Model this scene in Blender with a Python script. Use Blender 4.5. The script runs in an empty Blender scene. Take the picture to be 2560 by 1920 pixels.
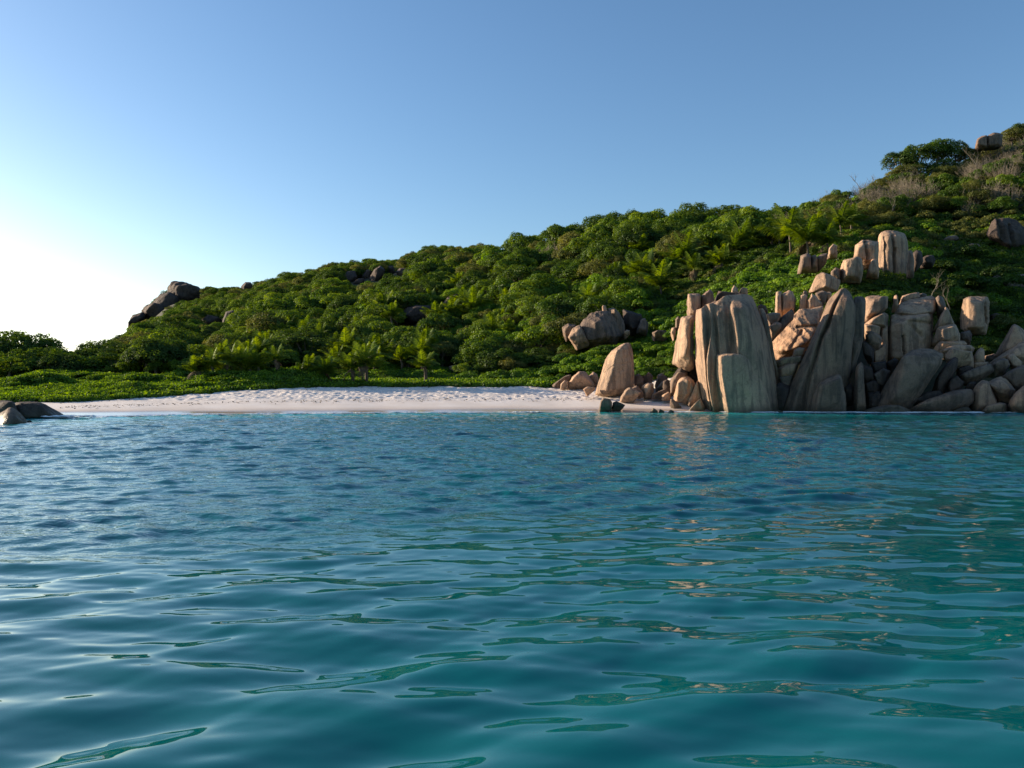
import bpy, bmesh, math, random
import numpy as np
from mathutils import Vector, Matrix, Euler

random.seed(7); rng = np.random.default_rng(7)
SC = bpy.context.scene; COL = SC.collection
F = 2072.5; CX = 1280.0; CY = 960.0; CAMH = 2.0       # focal length in photo pixels, picture centre, eye height (m)

# ------------------------------------------------------------------ camera
cd = bpy.data.cameras.new('camera'); cam = bpy.data.objects.new('camera', cd); COL.objects.link(cam)
cam.location = (0, 0, CAMH); cam.rotation_euler = (math.radians(90), 0, 0)
cd.sensor_width = 36; cd.lens = 36*F/2560; cd.clip_start = 0.1; cd.clip_end = 6000
SC.camera = cam
SC.render.resolution_x = 1024; SC.render.resolution_y = 768

# ------------------------------------------------------------------ sky and sun
SUN_AZ, SUN_EL = -68.5, 15.0                             # degrees from the view axis (negative = left), above the horizon
w = bpy.data.worlds.new('World'); SC.world = w; w.use_nodes = True
nt = w.node_tree; bg = nt.nodes['Background']
sky = nt.nodes.new('ShaderNodeTexSky'); sky.sky_type = 'NISHITA'; sky.sun_disc = False
sky.sun_elevation = math.radians(SUN_EL); sky.sun_rotation = math.radians(SUN_AZ)
sky.altitude = 0; sky.air_density = 1.0; sky.dust_density = 0.7; sky.ozone_density = 3.0
hsv = nt.nodes.new('ShaderNodeHueSaturation'); hsv.inputs['Saturation'].default_value = 1.08
nt.links.new(sky.outputs[0], hsv.inputs['Color']); 
# low sea haze glowing round the sun: brightest at the horizon below it
tcw = nt.nodes.new('ShaderNodeTexCoord'); dt = nt.nodes.new('ShaderNodeVectorMath'); dt.operation = 'DOT_PRODUCT'; nt.links.new(tcw.outputs['Generated'], dt.inputs[0])
_a, _e = math.radians(SUN_AZ), math.radians(SUN_EL*.5); dt.inputs[1].default_value = (math.sin(_a)*math.cos(_e), math.cos(_a)*math.cos(_e), math.sin(_e))
def wm(op, x, y):
    n = nt.nodes.new('ShaderNodeMath'); n.operation = op
    for i, v in enumerate((x, y)):
        if isinstance(v, (int, float)): n.inputs[i].default_value = v
        else: nt.links.new(v, n.inputs[i])
    return n.outputs[0]
sxyz = nt.nodes.new('ShaderNodeSeparateXYZ'); nt.links.new(tcw.outputs['Generated'], sxyz.inputs[0])
glow = wm('MULTIPLY', wm('POWER', wm('MAXIMUM', dt.outputs['Value'], 0), 5.5), wm('POWER', wm('SUBTRACT', 1.0, wm('ABSOLUTE', sxyz.outputs[2], 0)), 11))
gc = nt.nodes.new('ShaderNodeVectorMath'); gc.operation = 'SCALE'; gc.inputs[0].default_value = (27, 26.3, 25); nt.links.new(glow, gc.inputs['Scale'])
ad = nt.nodes.new('ShaderNodeVectorMath'); ad.operation = 'ADD'; nt.links.new(hsv.outputs[0], ad.inputs[0]); nt.links.new(gc.outputs[0], ad.inputs[1])
nt.links.new(ad.outputs[0], bg.inputs[0]); bg.inputs[1].default_value = 0.1
sd = bpy.data.lights.new('sun', 'SUN'); sd.energy = 5.0; sd.angle = math.radians(0.53); sd.color = (1.0, 0.82, 0.60)
sun = bpy.data.objects.new('sun', sd); COL.objects.link(sun); sun.location = (-60, 10, 60)
a, e = math.radians(SUN_AZ), math.radians(SUN_EL)
SUND = Vector((math.sin(a)*math.cos(e), math.cos(a)*math.cos(e), math.sin(e)))
sun.rotation_euler = SUND.to_track_quat('Z', 'Y').to_euler()
SC.view_settings.view_transform = 'Standard'; SC.view_settings.look = 'None'
SC.view_settings.exposure = 0.92; SC.view_settings.gamma = 1
SC.cycles.max_bounces = 6; SC.cycles.diffuse_bounces = 2; SC.cycles.glossy_bounces = 3
SC.cycles.transmission_bounces = 3; SC.cycles.caustics_reflective = False; SC.cycles.caustics_refractive = False

# ------------------------------------------------------------------ helpers
def tag(o, label=None, cat=None, group=None, kind=None):
    if label: o['label'] = label
    if cat: o['category'] = cat
    if group: o['group'] = group
    if kind: o['kind'] = kind
    return o
def link(name, data, mat=None, parent=None, smooth=True):
    o = bpy.data.objects.new(name, data); COL.objects.link(o)
    if mat and data is not None and not data.materials: data.materials.append(mat)
    if parent: o.parent = parent
    return o
def mesh_np(name, V, Fc, smooth=True, mat=None):
    """V (n,3), Fc (m,k) index array"""
    V = np.asarray(V, dtype=np.float32); Fc = np.asarray(Fc, dtype=np.int32)
    me = bpy.data.meshes.new(name); m, k = Fc.shape
    me.vertices.add(len(V)); me.vertices.foreach_set('co', V.ravel())
    me.loops.add(m*k); me.loops.foreach_set('vertex_index', Fc.ravel())
    me.polygons.add(m); me.polygons.foreach_set('loop_start', np.arange(0, m*k, k, dtype=np.int32))
    me.polygons.foreach_set('loop_total', np.full(m, k, dtype=np.int32))
    me.polygons.foreach_set('use_smooth', np.full(m, smooth))
    me.update(calc_edges=True); me.validate()
    if mat: me.materials.append(mat)
    return me
def fattr(me, name, arr, dom='POINT'):
    at = me.attributes.new(name, 'FLOAT', dom); at.data.foreach_set('value', np.asarray(arr, dtype=np.float32))
def _h(ix, iy, iz, s):
    n = (ix*374761393 + iy*668265263 + iz*2147483647 + s*1274126177) & 0x7fffffff
    n = ((n ^ (n >> 13))*1274126177) & 0x7fffffff
    n = ((n ^ (n >> 15))*668265263) & 0x7fffffff
    return (n ^ (n >> 11)) % 65536/32768.0-1
def vn(P, s=0):
    P = np.asarray(P, dtype=np.float64); i = np.floor(P).astype(np.int64); f = P-i; f = f*f*(3-2*f)
    r = 0
    for dx in (0, 1):
        for dy in (0, 1):
            for dz in (0, 1):
                wt = (f[:, 0] if dx else 1-f[:, 0])*(f[:, 1] if dy else 1-f[:, 1])*(f[:, 2] if dz else 1-f[:, 2])
                r = r+wt*_h(i[:, 0]+dx, i[:, 1]+dy, i[:, 2]+dz, s)
    return r
def fbm(P, o=3, s=0):
    P = np.asarray(P); r = 0; a_ = 1.0; t = 0
    for k in range(o):
        r = r+a_*vn(P*2**k+17.3*k, s+k); t += a_; a_ *= .5
    return r/t
def sstep(x, a_, b_):
    t = np.clip((x-a_)/(b_-a_), 0, 1); return t*t*(3-2*t)

def px(sx, sy, Y):                                      # photo pixel at distance Y -> world
    return ((sx-CX)/F*Y, Y, CAMH+(CY-sy)/F*Y)

# ------------------------------------------------------------------ terrain profile: for rays to the photo column: (distance, row of the ground)
TAB = {
 -1400: [(46, 0), ('y', 60, 1000), ('y', 90, 975), ('y', 150, 950), ('y', 400, 925)],
 -500: [(47, 0), ('y', 60, 1003), ('y', 90, 965), ('y', 120, 945), ('y', 250, 938), ('y', 400, 930)],
 0:    [(48, 0), ('y', 60, 1004), ('y', 80, 968), ('y', 100, 948), ('y', 130, 930), ('y', 250, 925), ('y', 400, 935)],
 200:  [(49.5, 0), ('y', 61, 1001), ('y', 80, 965), ('y', 100, 945), ('y', 140, 915), ('y', 250, 918), ('y', 350, 935)],
 310:  [(51, 0), ('y', 63, 996), ('y', 82, 962), ('y', 105, 935), ('y', 150, 905), ('y', 250, 885), ('y', 350, 860), ('y', 400, 870)],
 430:  [(53, 0), ('y', 66, 988), ('y', 84, 958), ('y', 105, 932), ('y', 150, 890), ('y', 230, 830), ('y', 320, 785), ('y', 375, 748), ('y', 420, 765)],
 600:  [(54.5, 0), ('y', 70, 973), ('y', 86, 955), ('y', 110, 925), ('y', 160, 870), ('y', 230, 800), ('y', 310, 765), ('y', 380, 745), ('y', 440, 770)],
 740:  [(55.5, 0), ('y', 72, 966), ('y', 88, 952), ('y', 110, 915), ('y', 160, 840), ('y', 220, 780), ('y', 270, 760), ('y', 350, 722), ('y', 420, 745)],
 840:  [(56, 0), ('y', 73, 964), ('y', 88, 952), ('y', 110, 905), ('y', 150, 830), ('y', 200, 760), ('y', 250, 730), ('y', 330, 700), ('y', 400, 720)],
 960:  [(57, 0), ('y', 74, 963), ('y', 90, 950), ('y', 110, 890), ('y', 150, 800), ('y', 200, 715), ('y', 250, 710), ('y', 320, 688), ('y', 400, 700)],
 1110: [(57.5, 0), ('y', 74, 963), ('y', 90, 948), ('y', 110, 875), ('y', 150, 750), ('y', 190, 700), ('y', 230, 680), ('y', 280, 655), ('y', 340, 660)],
 1210: [(58, 0), ('y', 74, 963), ('y', 90, 945), ('y', 110, 860), ('y', 150, 745), ('y', 190, 672), ('y', 240, 675), ('y', 280, 660)],
 1390: [(58.5, 0), ('y', 74, 964), ('y', 82, 945), ('y', 95, 890), ('y', 110, 815), ('y', 140, 715), ('y', 180, 636), ('y', 230, 670)],
 1590: [(58.5, 0), ('y', 72, 966), ('y', 79, 948), ('y', 90, 870), ('y', 110, 765), ('y', 140, 665), ('y', 168, 610), ('y', 210, 640)],
 1760: [(58.5, 0), ('y', 68, 965), ('y', 74, 920), ('y', 84, 830), ('y', 110, 710), ('y', 140, 635), ('y', 165, 592), ('y', 200, 625)],
 1900: [(58.5, 0), ('y', 65, 940), ('y', 72, 850), ('y', 82, 760), ('y', 105, 665), ('y', 135, 598), ('y', 160, 565), ('y', 200, 610)],
 2130: [(58.8, 0), ('y', 64, 950), ('y', 72, 830), ('y', 80, 720), ('y', 100, 640), ('y', 130, 555), ('y', 156, 522), ('y', 200, 565)],
 2240: [(58.8, 0), ('y', 64, 960), ('y', 72, 840), ('y', 80, 740), ('y', 100, 645), ('y', 130, 530), ('y', 156, 478), ('y', 200, 530)],
 2400: [(58.8, 0), ('y', 64, 975), ('y', 72, 865), ('y', 80, 790), ('y', 100, 660), ('y', 130, 500), ('y', 157, 420), ('y', 200, 480)],
 2560: [(58.8, 0), ('y', 64, 970), ('y', 72, 880), ('y', 80, 800), ('y', 100, 660), ('y', 130, 460), ('y', 160, 355), ('y', 200, 400)],
 3400: [(58, 0), ('y', 66, 970), ('y', 80, 820), ('y', 100, 640), ('y', 130, 420), ('y', 170, 240), ('y', 220, 230)],
}
TS = np.array(sorted(TAB)); YG = np.concatenate([np.arange(10, 120, 1.0), np.arange(120, 470, 2.5), [500, 600, 800, 1200]])
ZG = []
for s_ in TS:
    row = TAB[s_]; Yw = row[0][0]
    ys = [5, Yw-25, Yw-9, Yw]; zs = [-9, -5, -1.3, 0]
    for r_ in row[1:]:
        ys.append(r_[1]); zs.append(CAMH+(CY-r_[2])/F*r_[1])
    ys += [ys[-1]+150, 1200]; zs += [zs[-1]*.45, 5]
    z_ = np.interp(YG, ys, zs)
    zs_ = z_.copy()
    for _ in range(3): zs_[1:-1] = (zs_[:-2]+2*zs_[1:-1]+zs_[2:])/4
    m_ = YG > Yw+8; z_[m_] = zs_[m_]
    ZG.append(z_)
ZG = np.array(ZG)
def _smooth_cols(): pass
def ground(X, Y):
    X = np.atleast_1d(np.asarray(X, float)); Y = np.atleast_1d(np.asarray(Y, float))
    s = np.clip(CX+F*X/np.maximum(Y, 1), TS[0], TS[-1]-1e-3)
    j = np.clip(np.searchsorted(TS, s, side='right')-1, 0, len(TS)-2)
    t = (s-TS[j])/(TS[j+1]-TS[j]); t = t*.5+.5*t*t*(3-2*t)
    k = np.clip(np.searchsorted(YG, Y, side='right')-1, 0, len(YG)-2)
    v = np.clip((Y-YG[k])/(YG[k+1]-YG[k]), 0, 1)
    z = (ZG[j, k]*(1-v)+ZG[j, k+1]*v)*(1-t)+(ZG[j+1, k]*(1-v)+ZG[j+1, k+1]*v)*t
    amp = sstep(Y, 85, 160)*sstep(z, 2.5, 8)
    n = fbm(np.stack([X/22, Y/30, X*0], 1), 3, 5)*2.6+fbm(np.stack([X/60+3, Y/70, X*0], 1), 2, 9)*2.2
    return z+amp*n
def find_Y(sx, sy, h=0.0, y0=59.0, y1=460.0):
    Y = np.arange(y0, y1, .5); z = ground((sx-CX)/F*Y, Y)+h
    ray = CAMH+(CY-sy)/F*Y; k = np.where(z >= ray)[0]
    return float(Y[k[0]]) if len(k) else y1

# ------------------------------------------------------------------ node helpers and materials
def new_mat(name):
    m = bpy.data.materials.new(name); m.use_nodes = True; t = m.node_tree; t.nodes.clear()
    out = t.nodes.new('ShaderNodeOutputMaterial'); return m, t, out
def N(t, typ, **kw):
    n = t.nodes.new(typ)
    for k, v in kw.items():
        if k.startswith('i_'):
            key = k[2:].replace('_', ' ')
            n.inputs[int(key) if key.isdigit() else key].default_value = v
        else: setattr(n, k, v)
    return n
def noise(t, vec, scale, detail=3, rough=.55, dist=0):
    n = N(t, 'ShaderNodeTexNoise'); n.inputs['Scale'].default_value = scale; n.inputs['Detail'].default_value = detail
    n.inputs['Roughness'].default_value = rough; n.inputs['Distortion'].default_value = dist
    if vec is not None: t.links.new(vec, n.inputs['Vector'])
    return n.outputs['Fac']
def ramp(t, fac, stops):
    n = N(t, 'ShaderNodeValToRGB'); cr = n.color_ramp
    while len(cr.elements) < len(stops): cr.elements.new(.5)
    for el, (p, c) in zip(cr.elements, stops):
        el.position = p; el.color = (*c, 1) if len(c) == 3 else c
    t.links.new(fac, n.inputs[0]); return n.outputs[0]
def mapv(t, vec, scale):
    n = N(t, 'ShaderNodeMapping'); n.inputs['Scale'].default_value = scale; t.links.new(vec, n.inputs['Vector']); return n.outputs[0]
def mixc(t, fac, a_, b_, mode='MIX'):
    n = N(t, 'ShaderNodeMix', data_type='RGBA', blend_type=mode)
    for s, v in ((0, fac), (6, a_), (7, b_)):
        if hasattr(v, 'is_linked') or isinstance(v, bpy.types.NodeSocket): t.links.new(v, n.inputs[s])
        else: n.inputs[s].default_value = (*v, 1) if isinstance(v, tuple) else v
    return n.outputs[2]
def math_(t, op, a_, b_=None, c_=None, clamp=False):
    n = N(t, 'ShaderNodeMath', operation=op, use_clamp=clamp)
    for s, v in ((0, a_), (1, b_), (2, c_)):
        if v is None: continue
        if isinstance(v, bpy.types.NodeSocket): t.links.new(v, n.inputs[s])
        else: n.inputs[s].default_value = v
    return n.outputs[0]
def attr(t, name):
    n = N(t, 'ShaderNodeAttribute', attribute_name=name); return n.outputs['Fac']

def rock_mat(name, c1, c2, c3, wet=False):
    m, t, out = new_mat(name)
    b = N(t, 'ShaderNodeBsdfPrincipled'); b.inputs['Roughness'].default_value = .85; b.inputs['Specular IOR Level'].default_value = .25
    geo = N(t, 'ShaderNodeNewGeometry'); P = geo.outputs['Position']
    oi = N(t, 'ShaderNodeObjectInfo')
    big = noise(t, P, .35, 4, .6)
    c = ramp(t, big, [(.3, c2), (.5, c1), (.75, tuple(x*1.12 for x in c1))])
    st = noise(t, mapv(t, P, (2.2, 2.2, .22)), 1.0, 5, .65, .3)           # rain streaks run down the faces
    c = mixc(t, math_(t, 'MULTIPLY', ramp(t, st, [(.48, (0, 0, 0)), (.6, (1, 1, 1))]), .62), c, c3)
    sp = noise(t, P, 1.6, 6, .75)
    c = mixc(t, math_(t, 'MULTIPLY', ramp(t, sp, [(.54, (0, 0, 0)), (.62, (1, 1, 1))]), .6), c, tuple(x*.75 for x in c2))
    gr = noise(t, P, 22, 2, .6)
    c = mixc(t, .4, c, ramp(t, gr, [(.35, (.25, .2, .18)), (.65, (.75, .68, .62))]), 'OVERLAY')
    c = mixc(t, 1.0, c, ramp(t, oi.outputs['Random'], [(0, (.82, .8, .8)), (.5, (.95, .95, .93)), (1, (1.1, 1.0, .93))]), 'MULTIPLY')
    sz = N(t, 'ShaderNodeSeparateXYZ'); t.links.new(P, sz.inputs[0])
    zz = math_(t, 'ADD', sz.outputs[2], math_(t, 'MULTIPLY', math_(t, 'SUBTRACT', sp, .5), 1.1))
    tide = N(t, 'ShaderNodeMapRange'); t.links.new(zz, tide.inputs[0]); tide.inputs[1].default_value = .15; tide.inputs[2].default_value = .65
    tide.inputs[3].default_value = 1; tide.inputs[4].default_value = 0                       # the tide line: dark wet algae
    c = mixc(t, math_(t, 'MULTIPLY', tide.outputs[0], .75), c, (.055, .048, .03))
    t.links.new(c, b.inputs['Base Color'])
    rr = N(t, 'ShaderNodeMapRange'); t.links.new(tide.outputs[0], rr.inputs[0]); rr.inputs[3].default_value = .85; rr.inputs[4].default_value = .4
    t.links.new(rr.outputs[0], b.inputs['Roughness'])
    bp = N(t, 'ShaderNodeBump'); bp.inputs['Strength'].default_value = .8; bp.inputs['Distance'].default_value = .16
    hgt = math_(t, 'ADD', noise(t, P, 2.5, 7, .65), math_(t, 'MULTIPLY', noise(t, mapv(t, P, (5, 5, .7)), 1.0, 3), .35))
    t.links.new(hgt, bp.inputs['Height']); t.links.new(bp.outputs[0], b.inputs['Normal'])
    t.links.new(b.outputs[0], out.inputs[0]); return m
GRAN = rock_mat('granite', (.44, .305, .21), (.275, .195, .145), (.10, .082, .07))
GREY = rock_mat('weathered_shade_granite', (.225, .165, .125), (.13, .10, .083), (.055, .047, .042))  # weathered tone; darker albedo also stands in for shade on the rock pile
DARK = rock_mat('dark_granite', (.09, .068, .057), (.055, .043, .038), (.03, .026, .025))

def leaf_mat(name, dark, mid, lite, trans=.38, gloss=.08):
    m, t, out = new_mat(name)
    oi = N(t, 'ShaderNodeObjectInfo'); geo = N(t, 'ShaderNodeNewGeometry')
    tone = attr(t, 'tone')
    v = math_(t, 'ADD', math_(t, 'MULTIPLY', tone, .62), math_(t, 'MULTIPLY', oi.outputs['Random'], .38))
    c = ramp(t, v, [(.15, dark), (.5, mid), (.88, lite)])
    c = mixc(t, math_(t, 'MULTIPLY', noise(t, geo.outputs['Position'], .06, 2), .55), c, mixc(t, .5, c, (.10, .095, .03)))
    c = mixc(t, 1.0, c, ramp(t, noise(t, geo.outputs['Position'], .5, 3), [(.3, (.62, .7, .7)), (.5, (1, 1, 1)), (.72, (1.35, 1.22, .9))]), 'MULTIPLY')
    d = N(t, 'ShaderNodeBsdfDiffuse'); t.links.new(c, d.inputs[0])
    tr = N(t, 'ShaderNodeBsdfTranslucent'); t.links.new(mixc(t, .5, c, (.30, .42, .05), 'MULTIPLY') if False else c, tr.inputs[0])
    hs = N(t, 'ShaderNodeHueSaturation'); t.links.new(c, hs.inputs['Color']); hs.inputs['Hue'].default_value = .485
    hs.inputs['Saturation'].default_value = 1.15; hs.inputs['Value'].default_value = 1.6; t.links.new(hs.outputs[0], tr.inputs[0])
    mx = N(t, 'ShaderNodeMixShader'); mx.inputs[0].default_value = trans; t.links.new(d.outputs[0], mx.inputs[1]); t.links.new(tr.outputs[0], mx.inputs[2])
    g = N(t, 'ShaderNodeBsdfGlossy'); g.inputs['Roughness'].default_value = .5; g.inputs[0].default_value = (.45, .5, .4, 1)
    m2 = N(t, 'ShaderNodeMixShader'); m2.inputs[0].default_value = gloss*.5; t.links.new(mx.outputs[0], m2.inputs[1]); t.links.new(g.outputs[0], m2.inputs[2])
    t.links.new(m2.outputs[0], out.inputs[0]); return m
L_MID = leaf_mat('leaf_broad', (.016, .042, .007), (.06, .13, .013), (.20, .29, .026))
L_DRK = leaf_mat('leaf_dark', (.010, .028, .006), (.034, .08, .011), (.115, .19, .022))
L_BRT = leaf_mat('leaf_bright', (.03, .075, .009), (.095, .21, .016), (.24, .37, .032), .4)
L_OLV = leaf_mat('leaf_olive', (.045, .06, .015), (.10, .12, .028), (.20, .20, .05))
L_PLM = leaf_mat('palm_leaf', (.03, .06, .01), (.08, .145, .014), (.185, .25, .03), .4, .12)
L_VIN = leaf_mat('vine_leaf', (.03, .07, .009), (.09, .19, .015), (.23, .36, .03), .35)
def plain(name, c1, c2, sc, rough=.9, st=(1, 1, .3)):
    m, t, out = new_mat(name); b = N(t, 'ShaderNodeBsdfPrincipled'); b.inputs['Roughness'].default_value = rough
    tc = N(t, 'ShaderNodeTexCoord'); nn = noise(t, mapv(t, tc.outputs['Object'], st), sc, 4)
    t.links.new(ramp(t, nn, [(.35, c1), (.65, c2)]), b.inputs['Base Color'])
    bp = N(t, 'ShaderNodeBump'); bp.inputs['Strength'].default_value = .5; t.links.new(nn, bp.inputs['Height']); t.links.new(bp.outputs[0], b.inputs['Normal'])
    t.links.new(b.outputs[0], out.inputs[0]); return m
BARK = plain('bark', (.07, .05, .035), (.16, .125, .09), 6)
TWIG = plain('dry_twig', (.13, .105, .072), (.25, .21, .15), 5)
DEADLEAF = plain('dead_palm_leaf', (.07, .045, .022), (.15, .10, .05), 4)
SOIL = plain('hillside_soil', (.018, .022, .009), (.05, .05, .02), .8, .95, (1, 1, 1))
# ------------------------------------------------------------------ the hillside, one sheet to the horizon
def polar_sheet(name, rs, ss, zf, mat):
    R, S = np.meshgrid(rs, ss, indexing='ij'); X = (S-CX)/F*R; Y = R
    Z = zf(X.ravel(), Y.ravel()).reshape(X.shape)
    n, m = X.shape; idx = np.arange(n*m).reshape(n, m)
    Fc = np.stack([idx[:-1, :-1], idx[:-1, 1:], idx[1:, 1:], idx[1:, :-1]], -1).reshape(-1, 4)
    return mesh_np(name, np.stack([X, Y, Z], -1).reshape(-1, 3), Fc, True, mat)
def hill_z(X, Y):
    z = ground(X, Y)
    return z-.55*(1-sstep(z, 2.2, 3.2))-.1
rs = np.concatenate([np.arange(30, 130, .8), np.arange(130, 470, 2.5), np.geomspace(470, 1200, 14)])
tag(link('hillside', polar_sheet('hillside', rs, np.arange(-1400, 3401, 14), hill_z, SOIL)), kind='structure')
sb = np.array([[-2500, -800, -9.0], [2500, -800, -9.0], [2500, 3500, -9.0], [-2500, 3500, -9.0]])
m_, t_, o_ = new_mat('sea_floor_sand'); d_ = N(t_, 'ShaderNodeBsdfDiffuse'); d_.inputs[0].default_value = (.25, .24, .18, 1); t_.links.new(d_.outputs[0], o_.inputs[0])
tag(link('seabed', mesh_np('seabed', sb, [[0, 1, 2, 3]], True, m_)), kind='structure')

# ------------------------------------------------------------------ beach
m, t, out = new_mat('beach_sand'); b = N(t, 'ShaderNodeBsdfPrincipled')
geo = N(t, 'ShaderNodeNewGeometry'); P = geo.outputs['Position']; wet = attr(t, 'wet')
c = ramp(t, noise(t, P, .5, 4), [(.3, (.69, .60, .53)), (.7, (.79, .71, .65))])
c = mixc(t, .2, c, ramp(t, noise(t, P, 14, 4, .7), [(.35, (.3, .28, .26)), (.65, (.75, .7, .66))]), 'OVERLAY')
c = mixc(t, math_(t, 'MULTIPLY', ramp(t, noise(t, P, 3.0, 5, .75), [(.62, (0, 0, 0)), (.7, (1, 1, 1))]), math_(t, 'MULTIPLY', attr(t, 'dry'), .55)), c, (.30, .28, .22))
c = mixc(t, wet, c, (.54, .43, .35))
t.links.new(c, b.inputs['Base Color'])
rg = N(t, 'ShaderNodeMapRange'); t.links.new(wet, rg.inputs[0]); rg.inputs[1].default_value = .55; rg.inputs[3].default_value = .85; rg.inputs[4].default_value = .09
t.links.new(rg.outputs[0], b.inputs['Roughness'])
bp = N(t, 'ShaderNodeBump'); bp.inputs['Distance'].default_value = .05
t.links.new(math_(t, 'MULTIPLY', attr(t, 'dry'), .8), bp.inputs['Strength']); t.links.new(noise(t, P, 4, 5, .7), bp.inputs['Height'])
t.links.new(bp.outputs[0], b.inputs['Normal']); t.links.new(b.outputs[0], out.inputs[0]); SAND = m
gx = np.arange(-55, 16.6, .12); gy = np.arange(44, 84, .12)
X, Y = np.meshgrid(gx, gy, indexing='ij'); Zb = ground(X.ravel(), Y.ravel()).reshape(X.shape)
dist = sstep(Zb, .62, .95); dimp = np.zeros_like(Zb)
for k in range(7500):
    cx_, cy_ = random.uniform(-52, 23), random.uniform(52, 80); i0, j0 = int((cx_-gx[0])/.12), int((cy_-gy[0])/.12); r = random.uniform(.13, .26)
    n = 5; sl = (slice(max(i0-n, 0), i0+n+1), slice(max(j0-n, 0), j0+n+1))
    xx = X[sl]-cx_; yy = Y[sl]-cy_; q = (xx**2+(yy*.8)**2)/r**2
    dimp[sl] += random.uniform(.018, .045)*(-np.exp(-q)+.55*np.exp(-(np.sqrt(q)-1.5)**2*3))
Z = Zb+dist*(dimp+fbm(np.stack([X.ravel()*1.1, Y.ravel()*1.1, X.ravel()*0], 1), 3, 3).reshape(X.shape)*.07)
Z += fbm(np.stack([X.ravel()*.25, Y.ravel()*.5, X.ravel()*0], 1), 2, 8).reshape(X.shape)*.02+.01
idx = np.arange(X.size).reshape(X.shape)
Fc = np.stack([idx[:-1, :-1], idx[1:, :-1], idx[1:, 1:], idx[:-1, 1:]], -1).reshape(-1, 4)
zc = Zb.ravel()[Fc].max(1); zm = Zb.ravel()[Fc].min(1); Fc = Fc[(zc > -.6) & (zm < 3.0)]
used = np.unique(Fc); rem = -np.ones(X.size, int); rem[used] = np.arange(len(used))
me = mesh_np('beach', np.stack([X, Y, Z], -1).reshape(-1, 3)[used], rem[Fc], True, SAND)
Pn = np.stack([X.ravel()*.13, Y.ravel()*.1, X.ravel()*0], 1)
wetv = 1-sstep(Zb.ravel()+.10*fbm(Pn, 2, 21), .10, .42)
s_col = CX+F*X.ravel()/Y.ravel()
fattr(me, 'wet', wetv[used]); fattr(me, 'dry', dist.ravel()[used])
tag(link('beach', me), kind='structure')

# ------------------------------------------------------------------ water: one sheet of real waves
m, t, out = new_mat('sea_water'); b = N(t, 'ShaderNodeBsdfPrincipled')
geo = N(t, 'ShaderNodeNewGeometry'); P = geo.outputs['Position']
dep = attr(t, 'shallow'); ruf = attr(t, 'rough'); 
c = mixc(t, noise(t, mapv(t, P, (.09, .16, 1)), 1.0, 3), (.0, .062, .072), (.0, .150, .160))
reef = ramp(t, noise(t, mapv(t, P, (.08, .22, 1)), 1.0, 4, .6, .4), [(.45, (0, 0, 0)), (.6, (1, 1, 1))])
cs = mixc(t, math_(t, 'MULTIPLY', reef, .7), (.03, .42, .42), (.01, .16, .19))
c = mixc(t, dep, c, cs)
t.links.new(c, b.inputs['Base Color']); b.inputs['Roughness'].default_value = .025; b.inputs['IOR'].default_value = 1.40
tx = noise(t, mapv(t, P, (2.6, 5.5, 1)), 1.0, 3, .6, .3); tx2 = noise(t, mapv(t, P, (9, 17, 1)), 1.0, 2, .6)
h = math_(t, 'ADD', tx, math_(t, 'MULTIPLY', tx2, .28))
bp = N(t, 'ShaderNodeBump'); bp.inputs['Distance'].default_value = .035
t.links.new(math_(t, 'MULTIPLY_ADD', ruf, .95, .0), bp.inputs['Strength']); t.links.new(h, bp.inputs['Height'])
t.links.new(bp.outputs[0], b.inputs['Normal']); t.links.new(b.outputs[0], out.inputs[0]); WATER = m
az = np.radians(np.concatenate([np.arange(-180, -46, 3), np.arange(-46, -38, .5), np.arange(-38, 38, .125), np.arange(38, 46, .5), np.arange(46, 181, 3)]))
rr = [1.2]
while rr[-1] < 75: rr.append(rr[-1]*(1.0085 if rr[-1] < 3 else 1.0032))
rr = np.array(rr+list(np.geomspace(80, 3000, 30))); R, A = np.meshgrid(rr, az, indexing='ij')
X = R*np.sin(A); Y = R*np.cos(A); Zw = np.zeros_like(X)
xr, yr = X.ravel(), Y.ravel(); sp = np.where(R < 75, R*.0032, 99).ravel()
back = sstep(np.abs(A), math.radians(39), math.radians(46)).ravel()
edge = 11.6+.42*xr+1.2*fbm(np.stack([xr*.25, yr*.25, xr*0], 1), 2, 31)
edge = np.clip(edge, 6.8, 15.5)+1.2*fbm(np.stack([xr*.3, yr*.6, xr*0], 1), 3, 33)
rough = sstep(yr-edge, -2.2, 3.0)
rough = np.where(yr < 0, .8, rough)
rgh2 = rough*(.75+.35*fbm(np.stack([xr*.12, yr*.2, xr*0], 1), 2, 44))
wr = np.random.default_rng(11)
z = np.zeros(len(xr)); keep = (back < 1) & (sp < 5)
x32 = xr.astype(np.float32); y32 = yr.astype(np.float32)
def wave(lam, th, slope, ph, w):
    k = 2*math.pi/lam; m_ = np.where((sp < lam/2.2) & (back < 1))[0]
    d = x32[m_]*math.sin(th)+y32[m_]*math.cos(th)
    ww = w[m_]*sstep(lam/np.maximum(sp[m_], .02), 2.2, 4.2)*(1-back[m_])
    p_ = k*d+ph+.9*warp[m_]
    z[m_] += ww*(slope/k)*(np.sin(p_)+.16*np.sin(2*p_))
warp = fbm(np.stack([xr*.35, yr*.5, xr*0], 1), 2, 77)*2.2
gust = (1+.35*sstep(yr, 7, 11))*(.75+.5*fbm(np.stack([xr*.2, yr*.3, xr*0], 1), 2, 55))
small = gust*(.5+.5*sstep(yr, 4.0, 8.5))
for i in range(46):                                     # long smooth swell, everywhere
    lam = math.exp(wr.uniform(math.log(.48), math.log(1.9))); th = math.radians(wr.normal(-9, 22))
    wave(lam, th, .0215, wr.uniform(0, 6.28), gust)
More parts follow.
